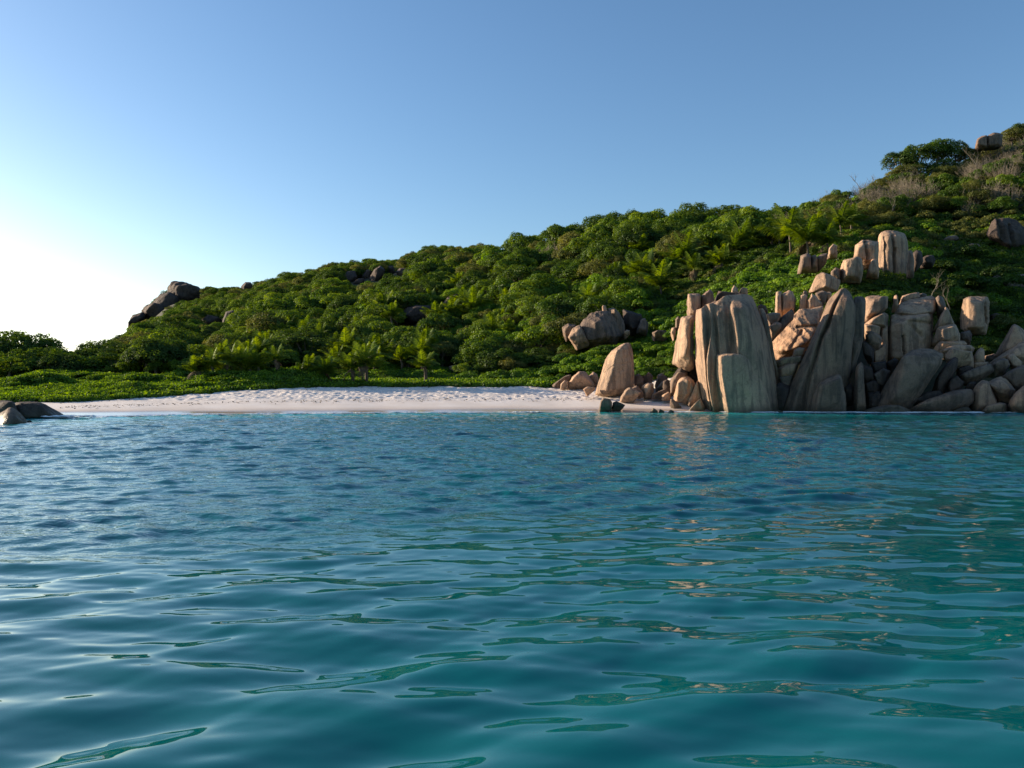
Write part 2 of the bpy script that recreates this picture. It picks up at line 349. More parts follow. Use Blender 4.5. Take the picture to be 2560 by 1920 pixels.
for i in range(44):
    lam = math.exp(wr.uniform(math.log(.16), math.log(.45))); th = math.radians(wr.normal(-5, 30))
    wave(lam, th, .0095, wr.uniform(0, 6.28), small)
for i in range(60):                                     # wind chop beyond the slick
    lam = math.exp(wr.uniform(math.log(.2), math.log(1.5))); th = math.radians(wr.normal(12, 42))
    wave(lam, th, .027, wr.uniform(0, 6.28), rgh2)
z -= .0
Z = z.reshape(X.shape); n, mm = X.shape; idx = np.arange(n*mm).reshape(n, mm)
Fc = np.stack([idx[:-1, :-1], idx[:-1, 1:], idx[1:, 1:], idx[1:, :-1]], -1).reshape(-1, 4)[:, ::-1]
me = mesh_np('water', np.stack([X, Y, Z], -1).reshape(-1, 3), Fc, True, WATER)
gz = ground(xr, np.maximum(yr, 5)); sh = np.where(yr > 30, sstep(gz, -1.6, -.1), 0)*.9
fattr(me, 'shallow', sh); fattr(me, 'rough', rgh2)
tag(link('water', me), kind='structure')
# ------------------------------------------------------------------ rocks
CROP = {'A': (1660, 680, 4.365), 'B': (1880, 680, 4.365), 'C': (2180, 680, 4.366), 'D': (1880, 500, 3.253), 'E': (1340, 700, 4.61),
        'F': (0, 680, 3.456), 'G': (600, 580, 3.456), 'H': (1180, 480, 3.456), 'I': (1800, 280, 2.91)}
def S(crop, x, y): o = CROP[crop]; return (o[0]+x/o[2], o[1]+y/o[2])
_ico = {}
def ico(n):
    if n not in _ico:
        bm = bmesh.new(); bmesh.ops.create_icosphere(bm, subdivisions=n, radius=1)
        _ico[n] = (np.array([v.co[:] for v in bm.verts]), np.array([[v.index for v in f.verts] for f in bm.faces])); bm.free()
    return _ico[n]
ROCKS = []                                             # (x0,x1,y0,y1,Y) in photo pixels, for keeping plants off them
def hull_planes(pts):
    bm = bmesh.new()
    for p in pts: bm.verts.new(p)
    r = bmesh.ops.convex_hull(bm, input=bm.verts)
    bmesh.ops.delete(bm, geom=list({g for g in r['geom_interior']+r['geom_unused'] if isinstance(g, bmesh.types.BMVert)}), context='VERTS')
    bmesh.ops.recalc_face_normals(bm, faces=bm.faces)
    bmesh.ops.dissolve_limit(bm, angle_limit=math.radians(7), verts=bm.verts, edges=bm.edges)
    nn = np.array([f.normal[:] for f in bm.faces]); cc = np.array([f.calc_center_median()[:] for f in bm.faces]); bm.free()
    return nn, cc
def carve(V, crop, cracks):
    for (x0_, y0_, x1_, y1_, wpx, dep) in cracks:          # a split in the front face, from one photo point to another
        a_ = S(crop, x0_, y0_); b_ = S(crop, x1_, y1_); k = CROP[crop][2]; sx = CX+F*V[:, 0]/V[:, 1]; sy = CY-F*(V[:, 2]-CAMH)/V[:, 1]
        dx, dy = b_[0]-a_[0], b_[1]-a_[1]; L2 = dx*dx+dy*dy; t_ = ((sx-a_[0])*dx+(sy-a_[1])*dy)/L2; tc = np.clip(t_, 0, 1)
        wob = vn(np.stack([tc*5+x0_, tc*0, tc*0], 1), 3)*wpx/k*.6
        dd = np.hypot(sx-a_[0]-tc*dx+wob, sy-a_[1]-tc*dy); V[:, 1] += dep*np.exp(-(dd/(wpx/k))**2)*(V[:, 1] < np.median(V[:, 1])+.2)
def rock(label, crop, ol, Y=None, T=None, ridge=None, mat=None, fl=0, fw=.8, p=44, sub=5, name='boulder', cat='boulder', rough=.03, parent=None, sink=.4, group=None, reg=True, cracks=()):
    src = [S(crop, x, y) for x, y in ol]; xs = [q[0] for q in src]; ys = [q[1] for q in src]
    x0, x1, y0, y1 = min(xs), max(xs), min(ys), max(ys); cxx, cyy = (x0+x1)/2, (y0+y1)/2
    seed = int(cxx*7+cyy*13) % 9973; rd = random.Random(seed)
    p *= 1.6
    if x1-x0 < 30 and sub == 5: sub = 4
    if Y is None: Y = find_Y(cxx, y1-(y1-y0)*.08)
    if Y > 200: sink = 3.5
    if T is None: T = .42*min(x1-x0, (y1-y0)*1.3)/F*Y
    pts = [px(x, y, Y) for x, y in src]
    if ridge:
        for (x, y, d) in ridge:
            q = S(crop, x, y); pts.append(px(q[0], q[1], Y-T*d))
    else:
        bx, by = rd.uniform(-.1, .16)*(x1-x0), rd.uniform(-.1, .06)*(y1-y0)
        for i, (x, y) in enumerate(src):
            k = rd.uniform(.55, .9); pts.append(px(cxx+bx+(x-cxx-bx)*k, cyy+by+(y-cyy-by)*k, Y-T*rd.uniform(.6, 1.05)))
    for (x, y) in src[::2]:
        k = rd.uniform(.55, .8); pts.append(px(cxx+(x-cxx)*k, cyy+(y-cyy)*k, Y+T*1.3))
    for (x, y) in src:
        if y > y0+(y1-y0)*.8:
            q = px(x, y, Y); pts.append((q[0]*.97+px(cxx, y, Y)[0]*.03, q[1], q[2]-sink)); pts.append((q[0], q[1]+T, q[2]-sink))
    nn, cc = hull_planes(pts); P0 = np.array(pts); lo, hi = P0.min(0), P0.max(0); c = (lo+hi)/2; hf = np.maximum((hi-lo)/2, .01)
    d = np.einsum('ij,ij->i', nn, cc-c); ok = d > 1e-3; nn, d = nn[ok], d[ok]
    U, Fc = ico(sub); D = U*hf
    q = np.maximum(D @ nn.T/d, 0); tt = 1/((q**p).sum(1)**(1/p))*1.012
    V = c+D*tt[:, None]
    size = float(np.mean(hf)); out = D/np.linalg.norm(D, axis=1)[:, None]
    V += out*(fbm((V+seed)*(1.1/size), 4, seed % 50)*size*rough*4)[:, None]
    if size > .35: V += out*((.35-np.abs(fbm((V+seed)*2.3, 4, seed % 31)))*min(.13, size*.08))[:, None]
    if fl:
        u = (V[:, 0]+.45*V[:, 1])/fw+.35*fbm(V*np.array([.5, .5, .35])+seed, 2, 4)+seed*.37
        g = np.abs(np.sin(math.pi*u))**.8; hor = out.copy(); hor[:, 2] *= .2
        V -= hor*(fl*g*sstep(1-np.abs(out[:, 2]), 0, .35))[:, None]
    carve(V, crop, cracks)
    org = Vector((c[0], c[1], lo[2]))
    me = mesh_np(name, V-np.array(org), Fc, True, mat or GRAN)
    o = bpy.data.objects.new(name, me); COL.objects.link(o); o.location = org
    if parent: o.parent = parent; o.location = org-parent.location
    else: tag(o, label, cat, group)
    if reg: ROCKS.append((x0, x1, y0, y1, Y))
    return o

def loft(name, label, crop, Y, curves, capz, mat, cat, rows=110, seg=8, rough=.05, dz=1.08):
    C3 = []
    for cv in curves:
        a_ = np.array(cv, float); yy = a_[:, 1]; tq = (yy-yy[0])/(yy[-1]-yy[0]); tt = np.linspace(0, 1, rows)
        xx = np.interp(tt, tq, a_[:, 0]); dd = np.interp(tt, tq, a_[:, 2]); y2 = yy[0]+tt*(yy[-1]-yy[0])
        for _ in range(6):
            xx[1:-1] = (xx[:-2]+2*xx[1:-1]+xx[2:])/4; dd[1:-1] = (dd[:-2]+2*dd[1:-1]+dd[2:])/4
        pts = []
        for x, y, d in zip(xx, y2, dd):
            q = S(crop, x, y); pts.append(px(q[0], q[1], Y-d*dz))
        C3.append(pts)
    C3 = np.array(C3)                                    # curve, row, xyz
    n = len(C3); G = []
    for i in range(n):
        A_, B_ = C3[i], C3[(i+1) % n]
        for k in range(seg):
            G.append(A_+(B_-A_)*(k/seg))
    G = np.array(G).transpose(1, 0, 2)                   # row, col
    for _ in range(2): G = (np.roll(G, 1, 1)+2*G+np.roll(G, -1, 1))/4
    P_ = G.reshape(-1, 3); cen = G.mean(1, keepdims=True); o_ = (G-cen); o_[..., 2] = 0; o_ /= np.linalg.norm(o_, axis=2, keepdims=True)+1e-6
    nz = fbm(P_*np.array([1.1, 1.1, .16]), 4, 61)*rough*3.4+fbm(P_*np.array([3.5, 3.5, 2.2]), 3, 62)*rough*.45
    G = G+o_*nz.reshape(G.shape[:2])[..., None]
    Vs = [G[i] for i in range(rows)]; Fc = []; m_ = G.shape[1]
    cap = np.array(capz); K = 9; top = G[0]; ring0 = 0
    V = np.concatenate(Vs)
    for i in range(rows-1):
        for j in range(m_): j2 = (j+1) % m_; Fc.append((i*m_+j, i*m_+j2, (i+1)*m_+j2, (i+1)*m_+j))
    base = len(V); prev = list(range(m_)); capV = []
    q = S(crop, cap[0], cap[1]); cp = np.array(px(q[0], q[1], Y-cap[2]))
    for k in range(1, K):
        f = k/K; ringp = top*(1-f)+cp*f; ringp[:, 2] += math.sin(f*math.pi)*.12
        ringp[:, 2] += fbm(ringp*.9, 3, 13)*.10
        capV.append(ringp); cur = list(range(base+(k-1)*m_, base+k*m_))
        for j in range(m_): j2 = (j+1) % m_; Fc.append((cur[j], cur[j2], prev[j2], prev[j]))
        prev = cur
    V = np.concatenate([V]+capV+[cp[None]]); ci = len(V)-1
    me = bpy.data.meshes.new(name); org = np.array([V[:, 0].mean(), V[:, 1].mean(), 0.0])
    tri = [(ci, prev[(j+1) % m_], prev[j])[::-1] for j in range(m_)]
    me.from_pydata([tuple(v) for v in V-org], [], [tuple(f) for f in Fc]+tri); me.update()
    bm = bmesh.new(); bm.from_mesh(me); bmesh.ops.recalc_face_normals(bm, faces=bm.faces); bm.to_mesh(me); bm.free()
    me.polygons.foreach_set('use_smooth', [True]*len(me.polygons)); me.materials.append(mat)
    o = bpy.data.objects.new(name, me); COL.objects.link(o); o.location = org; tag(o, label, cat)
    xs = [S(crop, x, 0)[0] for cv in curves for x, _, _ in cv]; ys = [S(crop, 0, y)[1] for cv in curves for _, y, _ in cv]
    ROCKS.append((min(xs), max(xs), min(ys), max(ys), Y)); return o

hero = loft('standing_rock', 'huge fluted tan granite rock rising from the water edge, lit along its left side', 'A', 59.0, [
 [(420, 430, -1.9), (400, 900, -2.0), (500, 1560, -2.2)],
 [(348, 415, -.9), (334, 480, -.9), (328, 640, -.9), (328, 900, -.9), (340, 1040, -.9), (365, 1200, -.9), (400, 1370, -.9), (445, 1560, -.9)],
 [(395, 398, .0), (405, 470, .4), (415, 640, .5), (425, 800, .5), (440, 950, .5), (450, 1100, .45), (480, 1300, .4), (520, 1560, .3)],
 [(450, 352, -.2), (480, 480, .05), (492, 560, .1), (490, 700, .15), (465, 850, .25), (452, 950, .3), (468, 1150, .25), (493, 1300, .25), (530, 1560, .2)],
 [(500, 345, .0), (508, 490, .5), (507, 640, .62), (495, 780, .7), (474, 900, .85), (468, 1000, .85), (480, 1150, .8), (508, 1300, .75), (548, 1560, .65)],
 [(545, 345, -.2), (560, 480, .12), (570, 600, .25), (588, 700, .35), (598, 870, .5), (590, 1100, .5), (600, 1300, .45), (620, 1560, .4)],
 [(600, 310, -.2), (574, 470, .6), (578, 560, .72), (597, 700, .85), (606, 870, .9), (620, 1000, .7), (640, 1300, .5), (650, 1560, .5)],
 [(650, 265, -.3), (660, 430, .5), (680, 640, .65), (690, 870, .75), (700, 1100, .6), (700, 1560, .5)],
 [(700, 250, -.4), (712, 420, .35), (748, 620, .45), (780, 760, .55), (788, 880, .65), (790, 1100, .6), (790, 1560, .5)],
 [(770, 247, -.5), (748, 400, 1.0), (772, 560, 1.2), (790, 700, 1.3), (800, 880, 1.3), (800, 1100, 1.2), (800, 1560, 1.1)],
 [(850, 242, -.7), (860, 380, 1.0), (900, 560, 1.1), (950, 760, 1.15), (980, 900, 1.1), (1000, 1150, 1), (1020, 1560, .9)],
 [(920, 245, -1.0), (955, 400, .3), (990, 600, .45), (1050, 850, .5), (1110, 1100, .5), (1150, 1560, .4)],
 [(965, 275, -1.8), (1030, 400, -1.2), (1100, 560, -1), (1160, 760, -1), (1200, 980, -1), (1240, 1200, -1), (1270, 1560, -1)],
 [(900, 300, -2.6), (1000, 600, -2.7), (1150, 1560, -2.9)]], (690, 320, -1.9), GRAN, 'boulder', rows=120)
rock(None, 'A', [(552, 1050), (570, 905), (640, 877), (790, 880), (960, 905), (1010, 990), (1080, 1200), (1150, 1400), (1200, 1560), (680, 1560), (640, 1420), (595, 1250)], 58.4, 1.3,
     [(620, 925, .8), (625, 1100, .95), (670, 1350, 1), (700, 1550, 1), (800, 900, .8), (900, 960, .65), (960, 1250, .7), (1020, 1550, .65)], sub=6, name='lower_slab', parent=hero, p=26, fl=.05, fw=1.3, rough=.012)
lean = loft('leaning_rock', 'dark grooved granite slab leaning right beside the big fluted rock', 'B', 59.4, [
 [(1000, 330, -2.5), (700, 900, -2.5), (420, 1550, -2.5)],
 [(935, 205, -.8), (870, 250, -.8), (820, 310, -.8), (790, 390, -.8), (760, 470, -.8), (700, 590, -.8), (650, 700, -.8), (600, 820, -.8), (550, 930, -.8), (500, 1050, -.8), (450, 1160, -.8), (390, 1290, -.8), (340, 1420, -.8), (300, 1550, -.8)],
 [(972, 178, -.3), (940, 260, .25), (875, 350, .4), (830, 480, .5), (760, 640, .5), (700, 800, .5), (640, 960, .5), (560, 1150, .5), (480, 1350, .5), (430, 1550, .4)],
 [(1003, 175, -.2), (940, 310, .1), (892, 430, .0), (842, 590, .0), (772, 700, .0), (735, 850, .05), (700, 980, .1), (630, 1150, .1), (590, 1350, .1), (570, 1550, .1)],
 [(1030, 190, -.3), (962, 300, .7), (903, 430, .8), (853, 600, .8), (793, 710, .8), (748, 850, .7), (713, 980, .7), (648, 1150, .6), (608, 1350, .5), (590, 1550, .4)],
 [(1050, 205, -.4), (1050, 300, .95), (1010, 500, 1.1), (960, 700, 1.1), (920, 900, 1.0), (860, 1100, .8), (800, 1550, .6)],
 [(1070, 225, -.5), (1112, 300, .4), (1135, 400, .5), (1135, 500, .5), (1105, 680, .5), (1078, 850, .5), (1070, 1000, .4), (1055, 1130, .3), (1010, 1300, .2), (1000, 1550, .1)],
 [(1082, 250, -1.5), (1140, 400, -1.0), (1142, 600, -.9), (1090, 1000, -.9), (1030, 1550, -.9)],
 [(1050, 300, -2.2), (1000, 900, -2.3), (900, 1550, -2.5)]], (1015, 215, -1.4), GREY, 'boulder', rows=120, rough=.035)

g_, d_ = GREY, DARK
R_ = rock
# left flank and top of the big fluted rock
R_('tall double-fluted column pressed against the left side of the big fluted rock', 'A', [(185, 490), (245, 470), (330, 478), (345, 700), (335, 980), (280, 1015), (190, 960), (118, 940), (140, 800), (168, 640)], 61.5, 1.6,
   [(185, 560, .6), (178, 800, .7), (185, 930, .7), (240, 500, .9), (300, 500, 1), (235, 900, 1), (290, 980, .9)], fl=.28, fw=.85, sub=5, p=26)
R_('upright grey block standing above the fluted column', 'A', [(258, 235), (300, 232), (392, 234), (402, 260), (400, 380), (335, 475), (270, 470)], 63.5, 1.0, fl=.10, fw=.5, p=30, sub=5)
R_('pointed grey block with a ragged top behind the big fluted rock', 'A', [(400, 255), (500, 185), (540, 232), (548, 340), (500, 380), (400, 390)], 64.0, 1.0, fl=.08, fw=.6, p=28, mat=g_)
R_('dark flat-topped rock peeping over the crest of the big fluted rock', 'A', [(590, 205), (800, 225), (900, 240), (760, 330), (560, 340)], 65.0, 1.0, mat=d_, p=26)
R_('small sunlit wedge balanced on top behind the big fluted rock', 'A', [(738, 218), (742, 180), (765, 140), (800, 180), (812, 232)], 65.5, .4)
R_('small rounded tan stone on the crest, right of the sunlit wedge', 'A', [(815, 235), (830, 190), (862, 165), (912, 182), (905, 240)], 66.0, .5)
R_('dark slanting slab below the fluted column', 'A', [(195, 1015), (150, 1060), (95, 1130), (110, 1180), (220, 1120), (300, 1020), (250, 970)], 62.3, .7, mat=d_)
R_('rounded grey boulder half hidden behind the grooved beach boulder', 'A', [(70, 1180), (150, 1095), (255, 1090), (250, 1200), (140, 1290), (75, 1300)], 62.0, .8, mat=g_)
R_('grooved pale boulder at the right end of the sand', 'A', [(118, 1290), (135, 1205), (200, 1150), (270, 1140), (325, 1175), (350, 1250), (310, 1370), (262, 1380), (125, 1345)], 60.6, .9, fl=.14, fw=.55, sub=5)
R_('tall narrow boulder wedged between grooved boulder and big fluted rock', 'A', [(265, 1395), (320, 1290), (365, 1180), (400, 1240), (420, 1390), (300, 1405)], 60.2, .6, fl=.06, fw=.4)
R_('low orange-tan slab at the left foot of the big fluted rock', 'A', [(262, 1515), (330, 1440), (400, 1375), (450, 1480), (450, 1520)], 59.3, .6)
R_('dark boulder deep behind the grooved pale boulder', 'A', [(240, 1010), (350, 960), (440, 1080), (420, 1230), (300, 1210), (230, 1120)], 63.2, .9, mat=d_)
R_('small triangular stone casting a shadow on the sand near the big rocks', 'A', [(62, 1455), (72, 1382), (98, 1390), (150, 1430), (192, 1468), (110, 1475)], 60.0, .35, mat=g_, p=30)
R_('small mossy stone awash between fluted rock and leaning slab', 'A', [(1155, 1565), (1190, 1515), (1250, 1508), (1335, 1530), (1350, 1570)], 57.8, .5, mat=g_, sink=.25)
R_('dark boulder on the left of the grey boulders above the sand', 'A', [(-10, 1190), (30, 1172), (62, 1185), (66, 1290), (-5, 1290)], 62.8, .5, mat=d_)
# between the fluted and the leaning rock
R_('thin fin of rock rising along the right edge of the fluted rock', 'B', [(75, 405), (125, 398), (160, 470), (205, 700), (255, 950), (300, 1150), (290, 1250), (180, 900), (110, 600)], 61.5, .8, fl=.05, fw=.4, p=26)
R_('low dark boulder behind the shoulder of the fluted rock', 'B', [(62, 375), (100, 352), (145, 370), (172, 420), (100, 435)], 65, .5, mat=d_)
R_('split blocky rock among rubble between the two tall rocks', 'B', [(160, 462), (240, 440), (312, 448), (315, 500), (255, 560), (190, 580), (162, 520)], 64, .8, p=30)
R_('smooth leaning pillar end, pale, left of the sunlit slope', 'B', [(178, 592), (260, 536), (322, 560), (318, 610), (215, 690), (185, 650)], 63, .7)
R_('tilted dark slab shading the top of the rubble', 'B', [(215, 710), (290, 520), (430, 402), (458, 440), (460, 510), (340, 630)], 64.5, .8, mat=g_, p=28)
R_('broad sunlit sloping rock with ripple grooves between the two tall rocks', 'B', [(462, 470), (530, 410), (690, 405), (800, 350), (790, 450), (720, 640), (600, 830), (450, 860), (290, 910), (222, 810), (232, 735), (440, 600)], 67.0, 2.4,
   [(530, 560, .15), (690, 600, .35), (350, 850, .7), (500, 820, .95), (640, 740, .9), (270, 860, .5), (420, 700, .5)], fl=.13, fw=.55, sub=6, p=24, rough=.05, cracks=[(500, 600, 700, 590, 16, .35), (560, 640, 420, 830, 14, .35)])
R_('dark-capped block under the sunlit slope', 'B', [(445, 920), (462, 850), (510, 826), (580, 830), (570, 900), (500, 930)], 61.5, .6)
R_('flat lit ledge stone stacked beside the leaning slab', 'B', [(258, 975), (345, 932), (545, 912), (540, 970), (420, 1020), (300, 1030)], 61.3, .8)
R_('second ledge stone, just beneath the flat lit ledge', 'B', [(282, 1055), (390, 985), (520, 975), (500, 1060), (450, 1115), (300, 1145)], 61.0, .8)
R_('shaded wedge under the ledge stones', 'B', [(295, 1140), (460, 1115), (430, 1230), (395, 1300), (340, 1265)], 60.9, .7, mat=g_)
R_('twin pillar with a bright left edge, below the bushes', 'B', [(262, 218), (300, 210), (324, 222), (328, 420), (272, 424)], 69, .6, p=28)
R_('flat-topped square pillar next to the bright-edged pillar', 'B', [(318, 235), (400, 195), (442, 212), (455, 262), (480, 300), (470, 410), (330, 425)], 69.3, 1.0, p=30, fl=.05)
R_('narrow upright lit stone behind the leaning slab', 'B', [(530, 252), (580, 240), (606, 262), (608, 420), (540, 418), (520, 335)], 68.5, .6, p=26)
R_('pointed tan block right of the narrow upright stone', 'B', [(606, 305), (650, 230), (700, 262), (765, 350), (700, 405), (608, 415)], 68, .8)
R_('small dark lumpy rock under the bushes, behind the pointed block', 'B', [(690, 232), (760, 200), (800, 212), (832, 232), (810, 310), (770, 355)], 70, .8, mat=g_)
R_('small brown stone beside the crest of the leaning slab', 'B', [(798, 222), (860, 214), (875, 245), (825, 300)], 70.5, .5)
R_('tiny round stone on the bush line above narrow upright stone', 'B', [(556, 238), (562, 205), (598, 203), (606, 240)], 71, .3, mat=g_)
# right of the leaning rock
R_('tall companion slab pressed to the right of the leaning slab', 'B', [(1110, 275), (1200, 258), (1246, 290), (1240, 500), (1222, 700), (1180, 860), (1120, 1010), (1050, 1150), (1060, 700)], 61, 1.3, mat=g_, sub=5, p=26, fl=.07, fw=.9)
R_('smooth rounded boulder at the foot of the leaning slab', 'B', [(648, 1540), (680, 1300), (730, 1212), (800, 1160), (930, 1110), (982, 1140), (1002, 1250), (1024, 1400), (1030, 1540)], 57.9, 1.3, sub=5, mat=g_, p=16)
R_('narrow fin-shaped stone standing at the water', 'B', [(1138, 1530), (1150, 1350), (1122, 1130), (1148, 1025), (1190, 984), (1216, 1010), (1232, 1150), (1252, 1400), (1254, 1530)], 58.6, .7, sub=5, mat=g_)
R_('weathered sunlit ledge topping the stack beside the dark crack', 'B', [(1248, 290), (1330, 268), (1385, 300), (1430, 260), (1490, 262), (1490, 400), (1380, 440), (1300, 475), (1250, 485)], 65, 1.2, sub=5, rough=.05)
R_('pale slanted block second from the top of the stack', 'B', [(1236, 555), (1330, 490), (1440, 440), (1490, 470), (1480, 600), (1250, 575)], 64.5, 1.2)
R_('cracked lower block of the stack with a shaded face', 'B', [(1218, 575), (1300, 556), (1405, 598), (1395, 690), (1300, 710), (1226, 655)], 64, 1.0)
R_('slim sunlit strip of wall beside the dark crack', 'B', [(1410, 600), (1485, 560), (1490, 900), (1470, 980), (1420, 960), (1400, 780)], 64.3, 1.0, sub=5)
R_('egg-shaped grey boulder lodged right of the leaning slab', 'B', [(1234, 695), (1290, 638), (1362, 655), (1422, 720), (1402, 795), (1320, 822), (1248, 765)], 62, 1.0, mat=g_, p=12)
R_('dark boulder under the egg-shaped boulder', 'B', [(1195, 750), (1250, 760), (1342, 850), (1320, 945), (1220, 905)], 61.6, .8, mat=d_)
R_('sunlit patchy block under the stack', 'B', [(1310, 865), (1400, 800), (1458, 790), (1460, 970), (1340, 980)], 62.5, .8)
R_('dark boulder beside the top of the fin-shaped stone', 'B', [(1195, 1020), (1310, 1035), (1345, 1180), (1240, 1200), (1190, 1120)], 60.2, .9, mat=d_)
R_('low dark boulder right of the fin-shaped stone', 'B', [(1235, 1215), (1350, 1165), (1415, 1222), (1400, 1300), (1250, 1310)], 59.8, .9, mat=d_)
R_('dark round boulder between rounded boulder and fin-shaped stone', 'B', [(995, 1250), (1080, 1208), (1120, 1290), (1100, 1400), (1020, 1390)], 59.6, .8, mat=d_)
R_('squat dark boulder in the shade at the waterline', 'B', [(1250, 1310), (1390, 1290), (1430, 1400), (1400, 1530), (1255, 1530)], 59.4, .8, mat=d_)
R_('black boulder in the gap left of the leaning slab foot', 'B', [(250, 1240), (330, 1200), (420, 1250), (380, 1400), (330, 1540), (240, 1540)], 60.4, .8, mat=d_)
R_('algae-stained low rock awash at the middle of the rock pile', 'C', [(-110, 1535), (-60, 1500), (0, 1478), (150, 1452), (300, 1455), (430, 1505), (420, 1540)], 57.6, .8, mat=g_, sub=5, rough=.04, sink=.2)
# the square block and its cap
R_('slanting cap rock on the tall square block', 'C', [(262, 430), (300, 345), (440, 290), (640, 262), (704, 310), (692, 425), (640, 442), (470, 472), (340, 475)], 65.3, 1.7,
   [(300, 440, .8), (470, 462, 1), (640, 430, 1), (420, 350, .55), (660, 330, .5)], sub=5, p=28, rough=.03)
R_('tall square-faced block with sunlit top and dark vertical crack', 'C', [(188, 560), (212, 470), (330, 466), (640, 430), (668, 480), (684, 780), (660, 900), (380, 960), (190, 960)], 64.8, 2.0,
   [(200, 580, .6), (345, 545, 1), (600, 470, .9), (200, 930, .7), (350, 930, 1), (560, 900, 1), (650, 520, .7), (660, 780, .7)], sub=6, p=30, rough=.035, fl=.04, fw=1.6, cracks=[(342, 700, 360, 930, 9, .9), (230, 520, 640, 560, 14, .22), (420, 560, 540, 700, 20, .25)])
R_('slim lit stone at the upper left corner of the square block', 'C', [(243, 262), (275, 248), (294, 320), (290, 380), (245, 380)], 65.5, .5)
R_('loaf-shaped stone lying on the bush side of the cap rock', 'C', [(333, 262), (420, 234), (512, 224), (524, 275), (430, 310), (335, 330)], 66, .8)
R_('small grey stone right of the loaf-shaped stone', 'C', [(515, 240), (560, 228), (600, 245), (590, 280), (520, 280)], 67, .5, mat=g_)
R_('rounded shaded shoulder rock right of the cap rock', 'C', [(688, 285), (730, 256), (790, 290), (808, 385), (785, 450), (715, 390)], 64.8, 1.0, mat=g_)
R_('ragged pale block with a chipped upper edge', 'C', [(725, 520), (790, 470), (800, 380), (832, 400), (862, 490), (895, 565), (800, 605), (728, 590)], 63.5, 1.0, sub=5, p=30)
R_('smooth pale cube-like block under the ragged block', 'C', [(722, 605), (840, 572), (912, 575), (950, 680), (955, 755), (800, 770), (714, 745)], 62.8, 1.2, p=26)
R_('flat pale stone lying at the base of the cube-like block', 'C', [(700, 810), (750, 752), (1000, 752), (1035, 790), (900, 815), (780, 860), (712, 860)], 62.2, 1.0)
R_('pale ledge with a broken front right of the big shaded slab', 'C', [(738, 860), (880, 788), (1080, 805), (1115, 835), (1060, 890), (790, 905)], 61.6, 1.0)
R_('wide pale boulder under the broken ledge', 'C', [(785, 895), (860, 820), (1095, 868), (1110, 1005), (960, 1030), (800, 960)], 60.9, 1.2, sub=5, p=24)
R_('pale pointed block right of the wide pale boulder', 'C', [(1112, 905), (1150, 850), (1192, 822), (1228, 850), (1234, 975), (1112, 1005)], 61.3, .8)
R_('low pale stone under the pale pointed block', 'C', [(1105, 1000), (1180, 975), (1270, 985), (1260, 1020), (1120, 1040)], 60.9, .5)
R_('grooved square-topped stump of rock standing alone among green plants', 'C', [(998, 300), (1060, 274), (1262, 278), (1292, 332), (1282, 540), (1240, 625), (1062, 625), (1018, 500)], 73, 1.7,
   [(1060, 310, .8), (1050, 600, .8), (1150, 340, 1), (1150, 600, 1), (1230, 320, .8), (1230, 590, .8)], fl=.13, fw=.7, sub=5, p=30, cracks=[(1235, 330, 1245, 560, 8, .3)])
R_('grey slab end low in the green hollow', 'C', [(1238, 915), (1330, 888), (1375, 920), (1360, 965), (1240, 965)], 66, .7, mat=g_)
R_('small grey rock by the green hollow, left of the shaded plants', 'C', [(968, 655), (1070, 638), (1088, 685), (1070, 740), (975, 740)], 66, .7, mat=g_)
R_('faint flat stone right of the square-topped stump', 'C', [(1292, 465), (1350, 448), (1400, 460), (1390, 500), (1300, 505)], 76, .6, mat=d_)
# right pile
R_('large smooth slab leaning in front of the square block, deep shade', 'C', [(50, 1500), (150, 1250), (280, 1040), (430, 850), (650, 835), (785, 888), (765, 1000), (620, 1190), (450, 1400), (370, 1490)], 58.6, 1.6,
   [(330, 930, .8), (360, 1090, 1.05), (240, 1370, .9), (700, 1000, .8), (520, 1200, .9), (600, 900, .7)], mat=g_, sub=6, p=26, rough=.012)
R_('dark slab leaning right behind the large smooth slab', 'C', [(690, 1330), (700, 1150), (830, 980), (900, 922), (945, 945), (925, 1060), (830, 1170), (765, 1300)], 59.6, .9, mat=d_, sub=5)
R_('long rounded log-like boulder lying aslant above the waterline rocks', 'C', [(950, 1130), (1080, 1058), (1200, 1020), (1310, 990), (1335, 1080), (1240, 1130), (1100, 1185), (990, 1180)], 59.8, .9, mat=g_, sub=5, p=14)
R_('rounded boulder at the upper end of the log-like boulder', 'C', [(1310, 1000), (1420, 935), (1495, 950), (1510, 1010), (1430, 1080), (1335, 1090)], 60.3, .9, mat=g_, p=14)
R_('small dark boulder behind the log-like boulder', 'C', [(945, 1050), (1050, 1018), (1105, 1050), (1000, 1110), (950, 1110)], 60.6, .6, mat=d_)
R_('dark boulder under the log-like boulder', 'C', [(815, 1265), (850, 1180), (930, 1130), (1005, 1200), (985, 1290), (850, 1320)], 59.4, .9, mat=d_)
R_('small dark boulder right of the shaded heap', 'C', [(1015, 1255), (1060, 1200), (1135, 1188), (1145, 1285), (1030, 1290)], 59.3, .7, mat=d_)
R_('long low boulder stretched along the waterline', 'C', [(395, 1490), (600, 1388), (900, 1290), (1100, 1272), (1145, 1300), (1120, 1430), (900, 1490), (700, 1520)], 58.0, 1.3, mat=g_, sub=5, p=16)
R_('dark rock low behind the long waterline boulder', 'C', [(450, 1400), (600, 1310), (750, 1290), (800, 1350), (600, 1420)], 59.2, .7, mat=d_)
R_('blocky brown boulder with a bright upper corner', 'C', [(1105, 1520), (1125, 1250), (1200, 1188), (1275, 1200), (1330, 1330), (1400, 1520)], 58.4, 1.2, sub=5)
R_('overhanging boulder with a golden sunlit face', 'C', [(1240, 1215), (1400, 1135), (1480, 1180), (1570, 1290), (1510, 1375), (1380, 1340), (1270, 1270)], 58.6, 1.2, sub=5)
